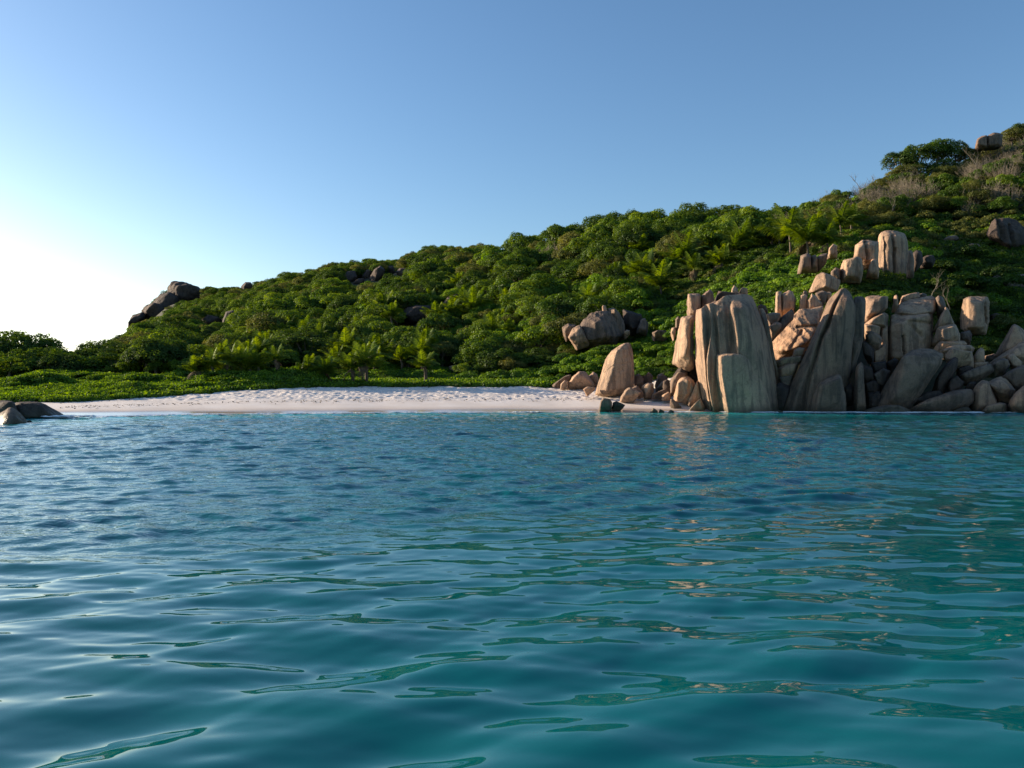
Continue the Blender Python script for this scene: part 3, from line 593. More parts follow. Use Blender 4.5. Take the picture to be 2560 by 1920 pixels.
R_('long grey boulder resting on the golden-faced boulder', 'C', [(1400, 1145), (1520, 1070), (1680, 1000), (1740, 1080), (1700, 1190), (1560, 1280), (1480, 1230)], 59.6, 1.2, mat=g_, sub=5)
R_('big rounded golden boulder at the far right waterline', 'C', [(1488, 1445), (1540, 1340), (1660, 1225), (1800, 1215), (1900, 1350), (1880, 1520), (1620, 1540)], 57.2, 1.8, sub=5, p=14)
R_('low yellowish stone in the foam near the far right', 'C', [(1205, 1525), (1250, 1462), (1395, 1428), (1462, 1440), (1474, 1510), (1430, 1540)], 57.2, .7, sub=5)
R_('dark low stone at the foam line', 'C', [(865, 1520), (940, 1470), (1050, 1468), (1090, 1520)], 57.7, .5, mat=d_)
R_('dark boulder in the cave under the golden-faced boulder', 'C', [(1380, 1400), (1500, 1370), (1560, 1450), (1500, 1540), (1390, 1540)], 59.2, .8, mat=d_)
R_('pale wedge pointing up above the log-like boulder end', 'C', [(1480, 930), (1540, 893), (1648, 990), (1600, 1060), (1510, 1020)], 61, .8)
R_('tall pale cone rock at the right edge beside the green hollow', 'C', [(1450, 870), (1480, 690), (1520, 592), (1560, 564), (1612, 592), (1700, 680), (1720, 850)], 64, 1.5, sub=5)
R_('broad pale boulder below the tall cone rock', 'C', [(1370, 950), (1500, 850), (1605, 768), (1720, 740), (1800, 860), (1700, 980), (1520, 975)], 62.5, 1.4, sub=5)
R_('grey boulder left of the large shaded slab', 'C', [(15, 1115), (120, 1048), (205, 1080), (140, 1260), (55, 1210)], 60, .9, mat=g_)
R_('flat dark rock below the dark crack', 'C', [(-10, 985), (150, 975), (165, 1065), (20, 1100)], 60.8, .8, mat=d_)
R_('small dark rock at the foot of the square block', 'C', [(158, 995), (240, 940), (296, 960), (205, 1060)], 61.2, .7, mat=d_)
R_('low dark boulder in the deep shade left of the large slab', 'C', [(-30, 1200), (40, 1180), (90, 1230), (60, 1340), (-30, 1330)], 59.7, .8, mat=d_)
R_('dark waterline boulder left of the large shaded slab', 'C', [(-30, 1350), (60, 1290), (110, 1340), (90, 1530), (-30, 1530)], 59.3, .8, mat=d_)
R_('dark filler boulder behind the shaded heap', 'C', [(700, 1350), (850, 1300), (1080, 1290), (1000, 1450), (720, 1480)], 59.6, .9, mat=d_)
# tower group on the slope
R_('tall brown tower rock with a deep central crack, highest of its group', 'D', [(1018, 440), (1020, 350), (1036, 290), (1072, 256), (1140, 250), (1242, 264), (1266, 330), (1276, 540), (1300, 610), (1262, 650), (1090, 640), (1045, 560)], None, 1.9,
   [(1080, 320, .8), (1080, 620, .9), (1160, 290, .9), (1170, 640, 1), (1240, 320, .8), (1240, 640, .8)], fl=.05, fw=1.5, sub=6, p=28, cracks=[(1150, 290, 1165, 420, 9, .5), (1160, 400, 1172, 640, 11, .9), (1085, 300, 1090, 600, 9, .4)])
R_('cleft brown rock left of the tower rock', 'D', [(822, 465), (838, 372), (900, 330), (950, 345), (1025, 345), (1030, 500), (940, 520)], 82, 1.6, fl=.05, fw=1.4, sub=5, cracks=[(930, 340, 945, 500, 10, .7)])
R_('blocky brown rock with flat top in front of the cleft rock', 'D', [(742, 485), (850, 460), (892, 482), (910, 560), (885, 640), (740, 640)], 79, 1.3, p=28)
R_('small rounded brown rock at the left foot of the tower rock', 'D', [(948, 545), (975, 480), (1018, 476), (1038, 570), (1030, 610), (955, 600)], 79.5, .9)
R_('broad dark block in the bushes left of the tower group', 'D', [(394, 455), (450, 438), (480, 452), (488, 555), (400, 560)], 84, 1.2, mat=g_, p=32)
R_('dark cube joined to the broad dark block', 'D', [(484, 455), (520, 445), (535, 475), (535, 555), (488, 555)], 84, .9, mat=g_, p=32)
R_('tilted grey stone at the right end of the dark blocks', 'D', [(530, 475), (560, 440), (622, 430), (605, 510), (540, 555)], 84.5, .9, mat=g_)
R_('small square-shouldered rock above the dark blocks', 'D', [(626, 392), (660, 358), (692, 372), (692, 440), (630, 445)], 88, .9)
R_('small dark brown rock left of the blocky brown rock', 'D', [(642, 580), (680, 545), (722, 560), (718, 645), (655, 640)], 79, .8, mat=g_)
R_('cone-shaped pale rock with one lit face in the bushes', 'D', [(498, 705), (530, 612), (572, 588), (640, 615), (722, 650), (695, 700), (620, 715)], 73, 1.0, [(598, 600, .6), (600, 700, 1.0), (660, 640, .6)], p=34)
R_('narrow dark rock on the right flank of the tower rock', 'D', [(1272, 405), (1305, 415), (1318, 500), (1318, 600), (1280, 600)], 82, .7, mat=g_)
R_('dark boulder half sunk in plants right of the tower', 'D', [(1308, 425), (1340, 402), (1378, 415), (1394, 500), (1325, 560)], 84, 1.0, mat=d_)
R_('rounded dark boulder farther right of the tower', 'D', [(1388, 470), (1430, 448), (1475, 455), (1495, 490), (1470, 525), (1395, 520)], 86, 1.0, mat=d_, p=14)
R_('round dark boulder alone in the green hollow', 'D', [(1718, 392), (1780, 350), (1850, 358), (1866, 405), (1800, 445), (1722, 430)], None, 1.2, mat=g_, p=12)
R_('large shaded rock high at the right edge under yellow-green bushes', 'D', [(1908, 275), (1980, 165), (2080, 130), (2160, 175), (2230, 225), (2230, 350), (2100, 410), (1980, 340)], None, 2.5, [(2000, 190, .8), (2010, 300, 1), (2100, 370, 1), (2180, 260, .7), (1930, 285, .6)], mat=d_, sub=5, p=40, rough=.06, cracks=[(2010, 150, 2060, 330, 12, .8), (2100, 200, 2130, 380, 10, .7)])  # dark granite here puts the shade on this rock into its colour
R_('long brown whaleback rock at the right edge of the slope', 'D', [(2025, 672), (2110, 620), (2212, 600), (2330, 610), (2340, 730), (2100, 730)], None, 1.6, mat=g_, sub=5, p=14)
R_('flat grey rock under the dark bush in the hollow', 'D', [(1535, 330), (1600, 292), (1660, 290), (1695, 325), (1600, 345)], None, 1.0, mat=g_)
R_('small pinkish stone at the right edge below the large shaded rock', 'D', [(2148, 300), (2180, 284), (2225, 288), (2225, 350), (2160, 345)], None, .8)
R_('thin pale ledge near the long whaleback rock', 'D', [(1940, 640), (1990, 610), (2030, 620), (2020, 660), (1950, 665)], None, .7, mat=g_)
# skyline right
R_('reddish cracked rock on the skyline, left one of the pair', 'I', [(1858, 240), (1870, 200), (1900, 176), (1942, 168), (1946, 250), (1880, 262)], 152, 1.6, mat=g_, p=28)
R_('reddish pillar rock on the skyline, taller right one of the pair', 'I', [(1944, 175), (1990, 150), (2032, 150), (2060, 165), (2050, 240), (1950, 250)], 152, 1.6, p=28, mat=g_)
# middle: domed rock group and beach
R_('big domed rock with streaked grooves in the bushes', 'E', [(500, 525), (560, 430), (640, 370), (740, 345), (850, 372), (900, 450), (950, 560), (985, 640), (900, 720), (640, 740), (560, 720)], 88, 2.6,
   [(510, 540, .5), (600, 700, .9), (720, 480, .9), (860, 640, .9), (640, 500, .85)], fl=.16, fw=.9, sub=6, p=22, mat=g_)
R_('low brown rock leaning on the left of the domed rock', 'E', [(365, 665), (430, 560), (508, 516), (560, 600), (620, 720), (480, 760)], 86.5, 1.2, fl=.08)
R_('dark rock with a lit tip at the left end of the domed group', 'E', [(303, 545), (368, 505), (460, 518), (450, 590), (355, 660), (312, 615)], 88, 1.2, mat=g_)
R_('stack of tilted slabs right of the domed rock', 'E', [(825, 335), (900, 320), (962, 380), (1032, 500), (1030, 640), (930, 660), (870, 500)], 89.5, 1.4, fl=.15, fw=.6, sub=5, mat=g_)
R_('wide dark boulder behind the tilted slabs', 'E', [(998, 332), (1100, 368), (1212, 402), (1230, 560), (1110, 620), (1010, 540)], 91, 1.6, mat=d_, sub=5)
R_('rounded brown boulder at the right end of the domed group', 'E', [(1165, 575), (1208, 452), (1258, 438), (1298, 510), (1280, 600)], 89, .9, mat=g_)
R_('small upright pink stone on top of the domed rock', 'E', [(760, 305), (778, 290), (802, 298), (824, 375), (775, 365)], 89.5, .5)
R_('flat brown rock nearly covered by bushes', 'E', [(1335, 600), (1400, 580), (1505, 580), (1505, 655), (1360, 655)], 84, .9, mat=g_)
R_('small brown stone in front of the wide dark boulder', 'E', [(1015, 600), (1040, 575), (1075, 580), (1088, 625), (1030, 640)], 87, .5)
R_('tall brown beach rock shaped like a fin, standing alone on the sand', 'E', [(705, 1255), (750, 1130), (800, 920), (868, 820), (950, 762), (1032, 718), (1088, 728), (1118, 820), (1132, 960), (1132, 1215), (1050, 1265), (790, 1285)], 66, 1.5,
   [(1010, 745, .5), (930, 830, .85), (895, 1000, 1), (870, 1130, 1.05), (800, 1270, 1.05), (1060, 780, .6), (1100, 1000, .7), (1090, 1230, .8)], sub=6, p=34, rough=.014, name='standing_rock', cracks=[(800, 1060, 890, 990, 9, .16), (940, 970, 1060, 965, 7, .08)])
R_('pyramid-shaped brown boulder at the top of the sand', 'E', [(362, 1205), (420, 1120), (500, 1058), (560, 1060), (642, 1140), (670, 1200)], 71, 1.1, sub=5, p=26)
R_('upright egg-like boulder behind the tall beach rock', 'E', [(610, 1110), (660, 1058), (712, 1090), (724, 1195), (670, 1205)], 72, .8)
R_('long low rock at the left end of the beach boulders', 'E', [(195, 1205), (330, 1110), (402, 1088), (390, 1150), (300, 1210)], 72, .8, mat=g_)
R_('small brown stone between pyramid boulder and long low rock', 'E', [(286, 1205), (330, 1152), (372, 1170), (370, 1210)], 70.5, .5)
R_('flat tan stone lying on the sand left of the tall beach rock', 'E', [(540, 1262), (590, 1230), (684, 1240), (675, 1272), (592, 1285)], 65, .5)
R_('slanting slab half buried in sand right of the tall beach rock', 'E', [(980, 1345), (1030, 1270), (1080, 1245), (1210, 1300), (1110, 1360)], 62.5, .8, p=30)
R_('flat rock leaning behind the half-buried slab', 'E', [(1080, 1260), (1160, 1218), (1245, 1300), (1190, 1318)], 63.5, .7, mat=g_)
R_('rounded purple-brown boulder at the sand edge', 'E', [(1216, 1220), (1290, 1178), (1355, 1190), (1354, 1300), (1260, 1320)], 64, .8, p=16)
R_('dark boulder just right of the tall beach rock', 'E', [(1138, 1100), (1190, 1076), (1242, 1140), (1244, 1215), (1140, 1215)], 67.5, .9, mat=g_)
R_('low shaded boulder under the bush right of the beach rock', 'E', [(1205, 1120), (1300, 1060), (1345, 1110), (1330, 1185), (1230, 1185)], 68.5, .9, mat=g_)
R_('tall shaded boulder under the bush above the sand edge', 'E', [(1386, 1190), (1398, 1090), (1452, 1072), (1515, 1130), (1500, 1205)], 67, .9, mat=g_)
R_('broad grey boulder at the right sand edge', 'E', [(1384, 1250), (1450, 1165), (1534, 1158), (1550, 1240), (1500, 1280), (1400, 1280)], 65, .9, mat=g_)
R_('flat shaded stone on the sand below the broad grey boulder', 'E', [(1345, 1310), (1480, 1255), (1545, 1270), (1500, 1318)], 62.8, .6, mat=g_)
R_('small pale wedge on the sand near the right boulders', 'E', [(1455, 1328), (1532, 1285), (1556, 1332)], 61.8, .4)
R_('dark-sided boulder standing on the wet sand', 'E', [(728, 1470), (745, 1390), (775, 1360), (850, 1374), (877, 1410), (874, 1460), (790, 1475)], 58.8, .7, mat=g_, sub=5, p=22)
R_('small dark boulder beside the dark-sided boulder on the wet sand', 'E', [(884, 1456), (885, 1412), (930, 1395), (1028, 1442), (960, 1466)], 58.9, .5, mat=d_, p=22)
R_('tiny reddish stone at the water edge of the beach', 'E', [(1322, 1510), (1348, 1472), (1404, 1508)], 57.9, .25)
R_('tiny brown stone right of the reddish one at the water edge', 'E', [(1415, 1512), (1425, 1484), (1480, 1508)], 57.9, .25, mat=g_)
R_('tiny dark flat stone at the water edge near the fluted rock', 'E', [(1525, 1512), (1550, 1492), (1592, 1510)], 57.9, .25, mat=d_)
R_('dark round stone left of the fluted column', 'E', [(1608, 450), (1640, 418), (1672, 455), (1660, 530), (1615, 520)], 66, .5, mat=g_)
R_('small reddish upright stone in bushes by the fluted column', 'E', [(1548, 610), (1562, 548), (1606, 542), (1612, 600), (1590, 650)], 66, .5)
# left foreground boulders
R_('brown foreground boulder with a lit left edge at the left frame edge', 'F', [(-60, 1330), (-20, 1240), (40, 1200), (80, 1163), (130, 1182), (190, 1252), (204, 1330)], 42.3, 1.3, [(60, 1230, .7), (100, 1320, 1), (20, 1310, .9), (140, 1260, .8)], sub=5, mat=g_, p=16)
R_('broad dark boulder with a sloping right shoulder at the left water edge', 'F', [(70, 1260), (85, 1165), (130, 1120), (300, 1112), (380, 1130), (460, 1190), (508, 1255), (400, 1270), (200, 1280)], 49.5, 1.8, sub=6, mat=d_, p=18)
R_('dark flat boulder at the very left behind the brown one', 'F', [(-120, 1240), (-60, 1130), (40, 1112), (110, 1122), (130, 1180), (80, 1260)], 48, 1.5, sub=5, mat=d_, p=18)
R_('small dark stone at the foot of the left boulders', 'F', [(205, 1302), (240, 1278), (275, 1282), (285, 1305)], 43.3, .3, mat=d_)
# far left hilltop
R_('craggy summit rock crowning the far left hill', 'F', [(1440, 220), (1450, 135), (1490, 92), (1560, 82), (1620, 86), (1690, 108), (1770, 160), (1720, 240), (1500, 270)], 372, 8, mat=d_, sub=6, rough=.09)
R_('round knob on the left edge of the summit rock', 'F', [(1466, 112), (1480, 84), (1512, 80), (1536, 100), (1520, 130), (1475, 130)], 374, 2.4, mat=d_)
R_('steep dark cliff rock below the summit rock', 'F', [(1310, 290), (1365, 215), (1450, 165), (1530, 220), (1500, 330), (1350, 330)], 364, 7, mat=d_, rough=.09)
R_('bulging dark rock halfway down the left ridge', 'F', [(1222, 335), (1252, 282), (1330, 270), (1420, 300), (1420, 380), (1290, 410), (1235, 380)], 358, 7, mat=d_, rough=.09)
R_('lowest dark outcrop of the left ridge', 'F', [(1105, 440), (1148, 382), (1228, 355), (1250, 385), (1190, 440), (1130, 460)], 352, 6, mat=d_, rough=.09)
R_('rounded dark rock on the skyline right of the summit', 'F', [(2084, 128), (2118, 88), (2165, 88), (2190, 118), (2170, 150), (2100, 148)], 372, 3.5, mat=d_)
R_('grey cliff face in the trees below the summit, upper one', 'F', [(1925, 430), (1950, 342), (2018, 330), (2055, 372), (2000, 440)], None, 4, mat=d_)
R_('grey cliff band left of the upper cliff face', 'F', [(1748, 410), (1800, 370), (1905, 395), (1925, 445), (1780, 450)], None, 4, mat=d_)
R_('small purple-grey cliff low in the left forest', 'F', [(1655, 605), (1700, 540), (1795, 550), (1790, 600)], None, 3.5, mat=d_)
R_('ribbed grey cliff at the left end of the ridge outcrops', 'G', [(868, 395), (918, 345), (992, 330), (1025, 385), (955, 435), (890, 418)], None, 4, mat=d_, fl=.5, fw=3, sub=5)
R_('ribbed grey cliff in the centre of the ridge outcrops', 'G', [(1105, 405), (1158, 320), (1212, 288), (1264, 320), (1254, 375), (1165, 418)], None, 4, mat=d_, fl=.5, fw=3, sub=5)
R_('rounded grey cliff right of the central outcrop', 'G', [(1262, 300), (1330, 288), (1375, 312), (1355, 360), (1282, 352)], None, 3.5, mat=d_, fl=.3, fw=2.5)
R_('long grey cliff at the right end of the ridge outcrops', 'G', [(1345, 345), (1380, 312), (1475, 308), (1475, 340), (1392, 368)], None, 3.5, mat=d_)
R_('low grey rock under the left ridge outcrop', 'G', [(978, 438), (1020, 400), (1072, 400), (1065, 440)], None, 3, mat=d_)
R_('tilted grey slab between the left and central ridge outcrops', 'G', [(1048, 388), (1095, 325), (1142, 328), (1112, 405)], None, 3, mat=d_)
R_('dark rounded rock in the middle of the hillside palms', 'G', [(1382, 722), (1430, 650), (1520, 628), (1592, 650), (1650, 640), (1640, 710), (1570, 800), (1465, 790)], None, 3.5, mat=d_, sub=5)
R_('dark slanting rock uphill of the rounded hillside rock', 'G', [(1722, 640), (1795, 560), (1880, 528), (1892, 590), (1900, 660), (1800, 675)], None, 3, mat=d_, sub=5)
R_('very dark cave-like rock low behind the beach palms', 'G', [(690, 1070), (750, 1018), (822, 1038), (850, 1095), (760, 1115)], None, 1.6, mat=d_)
R_('pale grey block sitting in the bushes behind the beach', 'G', [(1803, 1162), (1840, 1150), (1884, 1143), (1890, 1192), (1850, 1220), (1808, 1210)], None, .6, p=40, mat=GRAN)
R_('little pale pointed stone at the bush edge above the sand', 'H', [(453, 1648), (462, 1605), (476, 1588), (490, 1602), (488, 1648)], None, .4, p=30)
# ------------------------------------------------------------------ foliage meshes
def leaf_quads(C_, Nrm, L, W, rg, jit=.5):
    """rhombic leaves at C_ with normals Nrm; returns V, F"""
    n = len(C_); nr = Nrm+rg.normal(0, jit, (n, 3)); nr /= np.linalg.norm(nr, axis=1)[:, None]+1e-9
    t = np.cross(nr, rg.normal(0, 1, (n, 3))); t /= np.linalg.norm(t, axis=1)[:, None]+1e-9; b_ = np.cross(nr, t)
    L = np.asarray(L).reshape(-1, 1)*rg.uniform(.7, 1.3, (n, 1)); Wd = L*W
    V = np.stack([C_-t*L, C_+b_*Wd-nr*L*.12, C_+t*L, C_-b_*Wd-nr*L*.12], 1).reshape(-1, 3)
    return V, np.arange(4*n).reshape(n, 4)
def foliage_mesh(name, blobs, n, leaf, mat, seed, up=.45, jit=.5, W=.55, lo=-.45):
    rg = np.random.default_rng(seed); B = np.array(blobs); w_ = B[:, 3]**2; w_ /= w_.sum()
    k = rg.choice(len(B), n*2, p=w_); d = rg.normal(0, 1, (n*2, 3)); d /= np.linalg.norm(d, axis=1)[:, None]
    d[:, 2] = np.where(d[:, 2] < lo, -d[:, 2], d[:, 2])
    rad = B[k, 3]*(1+rg.normal(0, .09, n*2)-.35*(rg.random(n*2) < .18)); fl = B[k, 4] if B.shape[1] > 4 else np.ones(n*2)
    bump = 1+.22*vn(d*2.6+k[:, None]*7.7, 3)
    P = B[k, :3]+d*(rad*bump)[:, None]*np.stack([np.ones(n*2), np.ones(n*2), fl], 1)
    q = np.linalg.norm((P[:, None, :]-B[None, :, :3])/np.stack([B[:, 3], B[:, 3], B[:, 3]*(B[:, 4] if B.shape[1] > 4 else 1)], 1)[None], axis=2)
    inside = (q < .8).sum(1) > 0; keep = ~(inside & (rg.random(n*2) < .88))
    P, d, k = P[keep][:n], d[keep][:n], k[keep][:n]
    nr = d+np.array([0, 0, up]); V, Fc = leaf_quads(P, nr, np.full(len(P), leaf), W, rg, jit)
    me = mesh_np(name, V, Fc, False, mat); bt = rg.random(len(B))
    tone = np.clip(bt[k]*.45+rg.random(len(P))*.4+.12*vn(P*3, 8)+.12, 0, 1)
    fattr(me, 'tone', np.repeat(tone, 4)); return me
def crown_blobs(seed, n=26, flat=.72, style='round'):
    rd = random.Random(seed); B = []
    if style == 'layer':
        for i in range(n):
            a_ = rd.uniform(0, 6.28); r = math.sqrt(rd.random())*.82; h = rd.choice([-.35, -.1, .15, .38, .55])*(1-r*.45)+rd.uniform(-.06, .06)
            B.append((r*math.cos(a_), r*math.sin(a_), h, rd.uniform(.2, .36), .36))
    else:
        B.append((0, 0, .05, .55, flat))
        for i in range(n):
            a_ = rd.uniform(0, 6.28); el = math.asin(rd.uniform(-.35, 1)); r = rd.uniform(.5, .8)
            B.append((r*math.cos(el)*math.cos(a_), r*math.cos(el)*math.sin(a_), r*math.sin(el)*flat, rd.uniform(.2, .36), rd.uniform(.7, 1)))
    return B
def tube_bm(bm, pts, r0, r1, ns=5):
    rings = []; n = len(pts)
    for i, p in enumerate(pts):
        d = (Vector(pts[min(i+1, n-1)])-Vector(pts[max(i-1, 0)])).normalized(); u = d.orthogonal().normalized(); v = d.cross(u)
        r = r0+(r1-r0)*i/(n-1); rings.append([bm.verts.new(Vector(p)+(u*math.cos(6.2832*k/ns)+v*math.sin(6.2832*k/ns))*r) for k in range(ns)])
    for a_, b_ in zip(rings, rings[1:]):
        for k in range(ns): bm.faces.new((a_[k], a_[(k+1) % ns], b_[(k+1) % ns], b_[k]))
def bm_mesh(name, bm, mat):
    me = bpy.data.meshes.new(name); bm.to_mesh(me); bm.free(); me.materials.append(mat)
    me.polygons.foreach_set('use_smooth', [True]*len(me.polygons)); return me
def trunk_mesh(seed, blobs):
    """unit tree: foot at z=-1.05, crown centre at 0"""
    rd = random.Random(seed); bm = bmesh.new(); top = (rd.uniform(-.08, .08), rd.uniform(-.08, .08), -.25)
    tube_bm(bm, [(0, 0, -1.25), (rd.uniform(-.05, .05), 0, -.8), (0, rd.uniform(-.05, .05), -.5), top], .085, .05, 7)
    for b_ in rd.sample(blobs, min(9, len(blobs))):
        m_ = [(top[i]+b_[i])/2+rd.uniform(-.06, .06) for i in range(3)]; m_[2] -= .05
        tube_bm(bm, [top, m_, b_[:3]], .038, .012, 5)
    return bm_mesh('trunk', bm, BARK)
TREES = []                                               # (crown mesh, trunk mesh, tag words)
for i, (mt, st, n, lf, wd) in enumerate([
    (L_MID, 'round', 5000, .042, 'mid-green'), (L_DRK, 'round', 5000, .042, 'dark green'), (L_MID, 'round', 4200, .048, 'fresh green'),
    (L_OLV, 'round', 4000, .040, 'olive green'), (L_DRK, 'layer', 4600, .042, 'dark layered'), (L_MID, 'layer', 4600, .042, 'green layered'), (L_BRT, 'round', 4200, .046, 'bright green')]):
    B = crown_blobs(100+i, 30 if st == 'layer' else 24, .74, st)
    TREES.append((foliage_mesh('crown', B, n, lf, mt, 50+i, up=.9 if st == 'layer' else .4, jit=.45, lo=-.3), trunk_mesh(70+i, B), wd))
def shrub_blobs(seed, n=16, flat=.8):
    rd = random.Random(seed); B = [(0, 0, .25, .5, .8)]
    for i in range(n):
        a_ = rd.uniform(0, 6.28); r = rd.uniform(.25, .85); B.append((r*math.cos(a_), r*math.sin(a_), (.62-.5*r)*flat+rd.uniform(-.1, .1), rd.uniform(.18, .32), .85))
    return B
SHRUBS = []
for i, (mt, n, lf, wd) in enumerate([(L_BRT, 2600, .06, 'bright green leafy'), (L_MID, 2400, .055, 'mid-green'), (L_OLV, 2000, .055, 'yellow-olive'), (L_DRK, 2200, .055, 'dark green'), (L_BRT, 2200, .07, 'broad-leaved light green')]):
    SHRUBS.append((foliage_mesh('shrub', shrub_blobs(200+i), n, lf, mt, 80+i, up=.5, jit=.55, lo=-.1), wd))
def twig_bush(seed):
    rd = random.Random(seed); bm = bmesh.new()
    for i in range(95):
        a_ = rd.uniform(0, 6.28); s_ = rd.uniform(.1, .75); x, y, z = .15*math.cos(a_), .15*math.sin(a_), 0
        pts = [(x, y, z)]
        for k in range(3):
            x += s_*math.cos(a_)*.33+rd.uniform(-.09, .09); y += s_*math.sin(a_)*.33+rd.uniform(-.09, .09); z += rd.uniform(.2, .4)*(1.25-s_*.6); pts.append((x, y, z))
        tube_bm(bm, pts, .014, .004, 3)
        for _ in range(3):
            q = pts[rd.randint(1, 3)]; tube_bm(bm, [q, (q[0]+rd.uniform(-.2, .2), q[1]+rd.uniform(-.2, .2), q[2]+rd.uniform(.05, .28))], .007, .003, 3)
    return bm_mesh('twigs', bm, TWIG)
DRY = [(twig_bush(5+i), foliage_mesh('leaves', shrub_blobs(300+i, 12), 420, .045, L_OLV, 90+i, lo=.0)) for i in range(2)]
# palm frond: unit length, grows along +X and arches down
def frond_mesh(seed, droop):
    rd = random.Random(seed); n = 15; V = []; Fc = []; pts = []; tone = []
    for i in range(n+1):
        t = i/n; an = .55-droop*t*1.15; pts.append(None)
    x = z = 0; P_ = [(0, 0)]
    for i in range(n):
        an = .50-droop*((i+1)/n)**1.3; x += math.cos(an)/n; z += math.sin(an)/n; P_.append((x, z))
    for i in range(n):                                   # rachis: a thin ribbon with a keel
        (x0, z0), (x1, z1) = P_[i], P_[i+1]; w0 = .018*(1-i/n)+.004; b_ = len(V)
        V += [(x0, -w0, z0), (x0, w0, z0), (x1, w0*.9, z1), (x1, -w0*.9, z1), (x0, 0, z0-w0*1.5), (x1, 0, z1-w0*1.5)]
        Fc += [(b_, b_+1, b_+2, b_+3), (b_+1, b_+4, b_+5, b_+2), (b_+4, b_, b_+3, b_+5)]; tone += [.9]*6
    for i in range(3, n*3+1):
        t = i/(n*3); q = t*n; k = min(int(q), n-1); f = q-k; x0 = P_[k][0]*(1-f)+P_[k+1][0]*f; z0 = P_[k][1]*(1-f)+P_[k+1][1]*f
        ln = .34*math.sin(math.pi*min(1, .15+t*.85))**.6*(1.05-t*.35)+.03; tn = rd.uniform(.3, .9)
        for s in (-1, 1):
            fw = .35+.5*t+rd.uniform(-.08, .08); dy = s*ln*math.cos(fw); dx = ln*math.sin(fw); dz = -ln*rd.uniform(.18, .5); wd = .0125; b_ = len(V)
            V += [(x0-wd, 0, z0), (x0+wd, 0, z0), (x0+dx*.6+wd, dy*.6, z0+dz*.35), (x0+dx, dy, z0+dz), (x0+dx*.6-wd, dy*.6, z0+dz*.35)]
            Fc += [(b_, b_+1, b_+2, b_+4), (b_+4, b_+2, b_+3, b_+3)]; tone += [tn]*5
    me = bpy.data.meshes.new('frond'); me.from_pydata(V, [], [f if f[2] != f[3] else f[:3] for f in Fc]); me.update(); me.materials.append(L_PLM)
    fattr(me, 'tone', tone); return me
FRONDS = [frond_mesh(3, .9), frond_mesh(4, 1.25), frond_mesh(5, 1.6), frond_mesh(6, .55)]
DEADF = FRONDS[2].copy(); DEADF.name = 'dry_frond'; DEADF.materials.clear(); DEADF.materials.append(DEADLEAF)
bm = bmesh.new(); tube_bm(bm, [(0, 0, -1), (.05, 0, -.6), (.04, .02, -.25), (0, 0, .0)], .055, .035, 7); PTRUNK = bm_mesh('trunk', bm, BARK)

# ------------------------------------------------------------------ landmarks for the plants' descriptions
LM = [(60, 880, 'the left shore boulders'), (430, 715, 'the craggy summit rock'), (320, 800, 'the left ridge outcrops'), (330, 900, 'the left end of the beach'),
      (540, 800, 'the left forest cliffs'), (610, 715, 'the rounded skyline rock'), (620, 900, 'the left vine humps'), (790, 640, 'the lone ridge tree'), (880, 680, 'the ribbed grey cliffs'),
      (1000, 690, 'the long grey ridge cliff'), (1110, 620, 'the saddle in the skyline'), (1040, 785, 'the dark rounded hillside rock'), (1130, 750, 'the dark slanting hillside rock'),
      (930, 910, 'the beach palms'), (800, 860, 'the dark cave-like rock'), (1135, 915, 'the pale grey block'), (1310, 950, 'the pale pointed stone'),
      (1330, 560, 'the first skyline rise'), (1350, 650, 'the mid-slope dead bushes'), (1480, 810, 'the big domed rock'), (1530, 920, 'the fin-shaped beach rock'), (1650, 700, 'the mid-slope palms'),
      (1620, 520, 'the flat middle skyline'), (1720, 640, 'the tall palm cluster'), (1700, 900, 'the fluted column'), (1830, 720, 'the fluted rock crest'),
      (1860, 560, 'the skyline behind the fluted rock'), (1980, 590, 'the big feathery palm'), (2020, 655, 'the broad dark block'), (2070, 700, 'the cone-shaped pale rock'), (2060, 480, 'the bare skyline twigs'),
      (2240, 590, 'the tower rock'), (2240, 480, 'the shaded upper slope'), (2300, 380, 'the gappy skyline trees'), (2290, 720, 'the cap rock'), (2440, 820, 'the green hollow'),
      (2440, 620, 'the round dark boulder'), (2500, 590, 'the large shaded rock'), (2480, 350, 'the reddish skyline rocks'), (2520, 700, 'the whaleback rock'), (2450, 460, 'the yellow-green upper bushes'), (2480, 720, 'the square-topped stump'), (2550, 330, 'the hill top corner')]
SZ = lambda r: 'large' if r > 34 else 'small' if r < 17 else 'medium-sized'
def where(sx, sy, nb=5):
    d, x, y, nme = min(((sx-x)**2+(sy-y)**2*1.5, x, y, n_) for x, y, n_ in LM); dx, dy = sx-x, sy-y
    rel = 'beside'
    if abs(dy) > abs(dx)*.8: rel = 'just above' if dy < 0 else 'just below'
    else: rel = 'to the left of' if dx < 0 else 'to the right of'
    if d < 18**2: rel = 'close to'
    q = sorted(((sx-x2)**2+(sy-y2)**2*1.5, n2) for x2, y2, n2 in LM)[1][1]
    short = {'just above': 'above', 'just below': 'below', 'to the left of': 'left of', 'to the right of': 'right of', 'close to': 'close to'}[rel]
    long_ = short+' '+nme+', towards '+q
    return long_ if len(long_.split())+nb <= 16 else rel+' '+nme
def proj(x, y, z): return CX+F*x/y, CY-F*(z-CAMH)/y

def blocked(x, y, zc, r, soft=.15):
    sx, sy = proj(x, y, zc); pr = r/y*F*.8; soft = max(soft, .25 if y > 160 else .32 if y > 77 else .2)
    for (x0, x1, y0, y1, Yr) in ROCKS:
        if x0-pr*.45 < sx < x1+pr*.45 and y < Yr+r*.3:
            if sy-pr < y1-(y1-y0)*soft and sy+pr > y0: return True
    return False

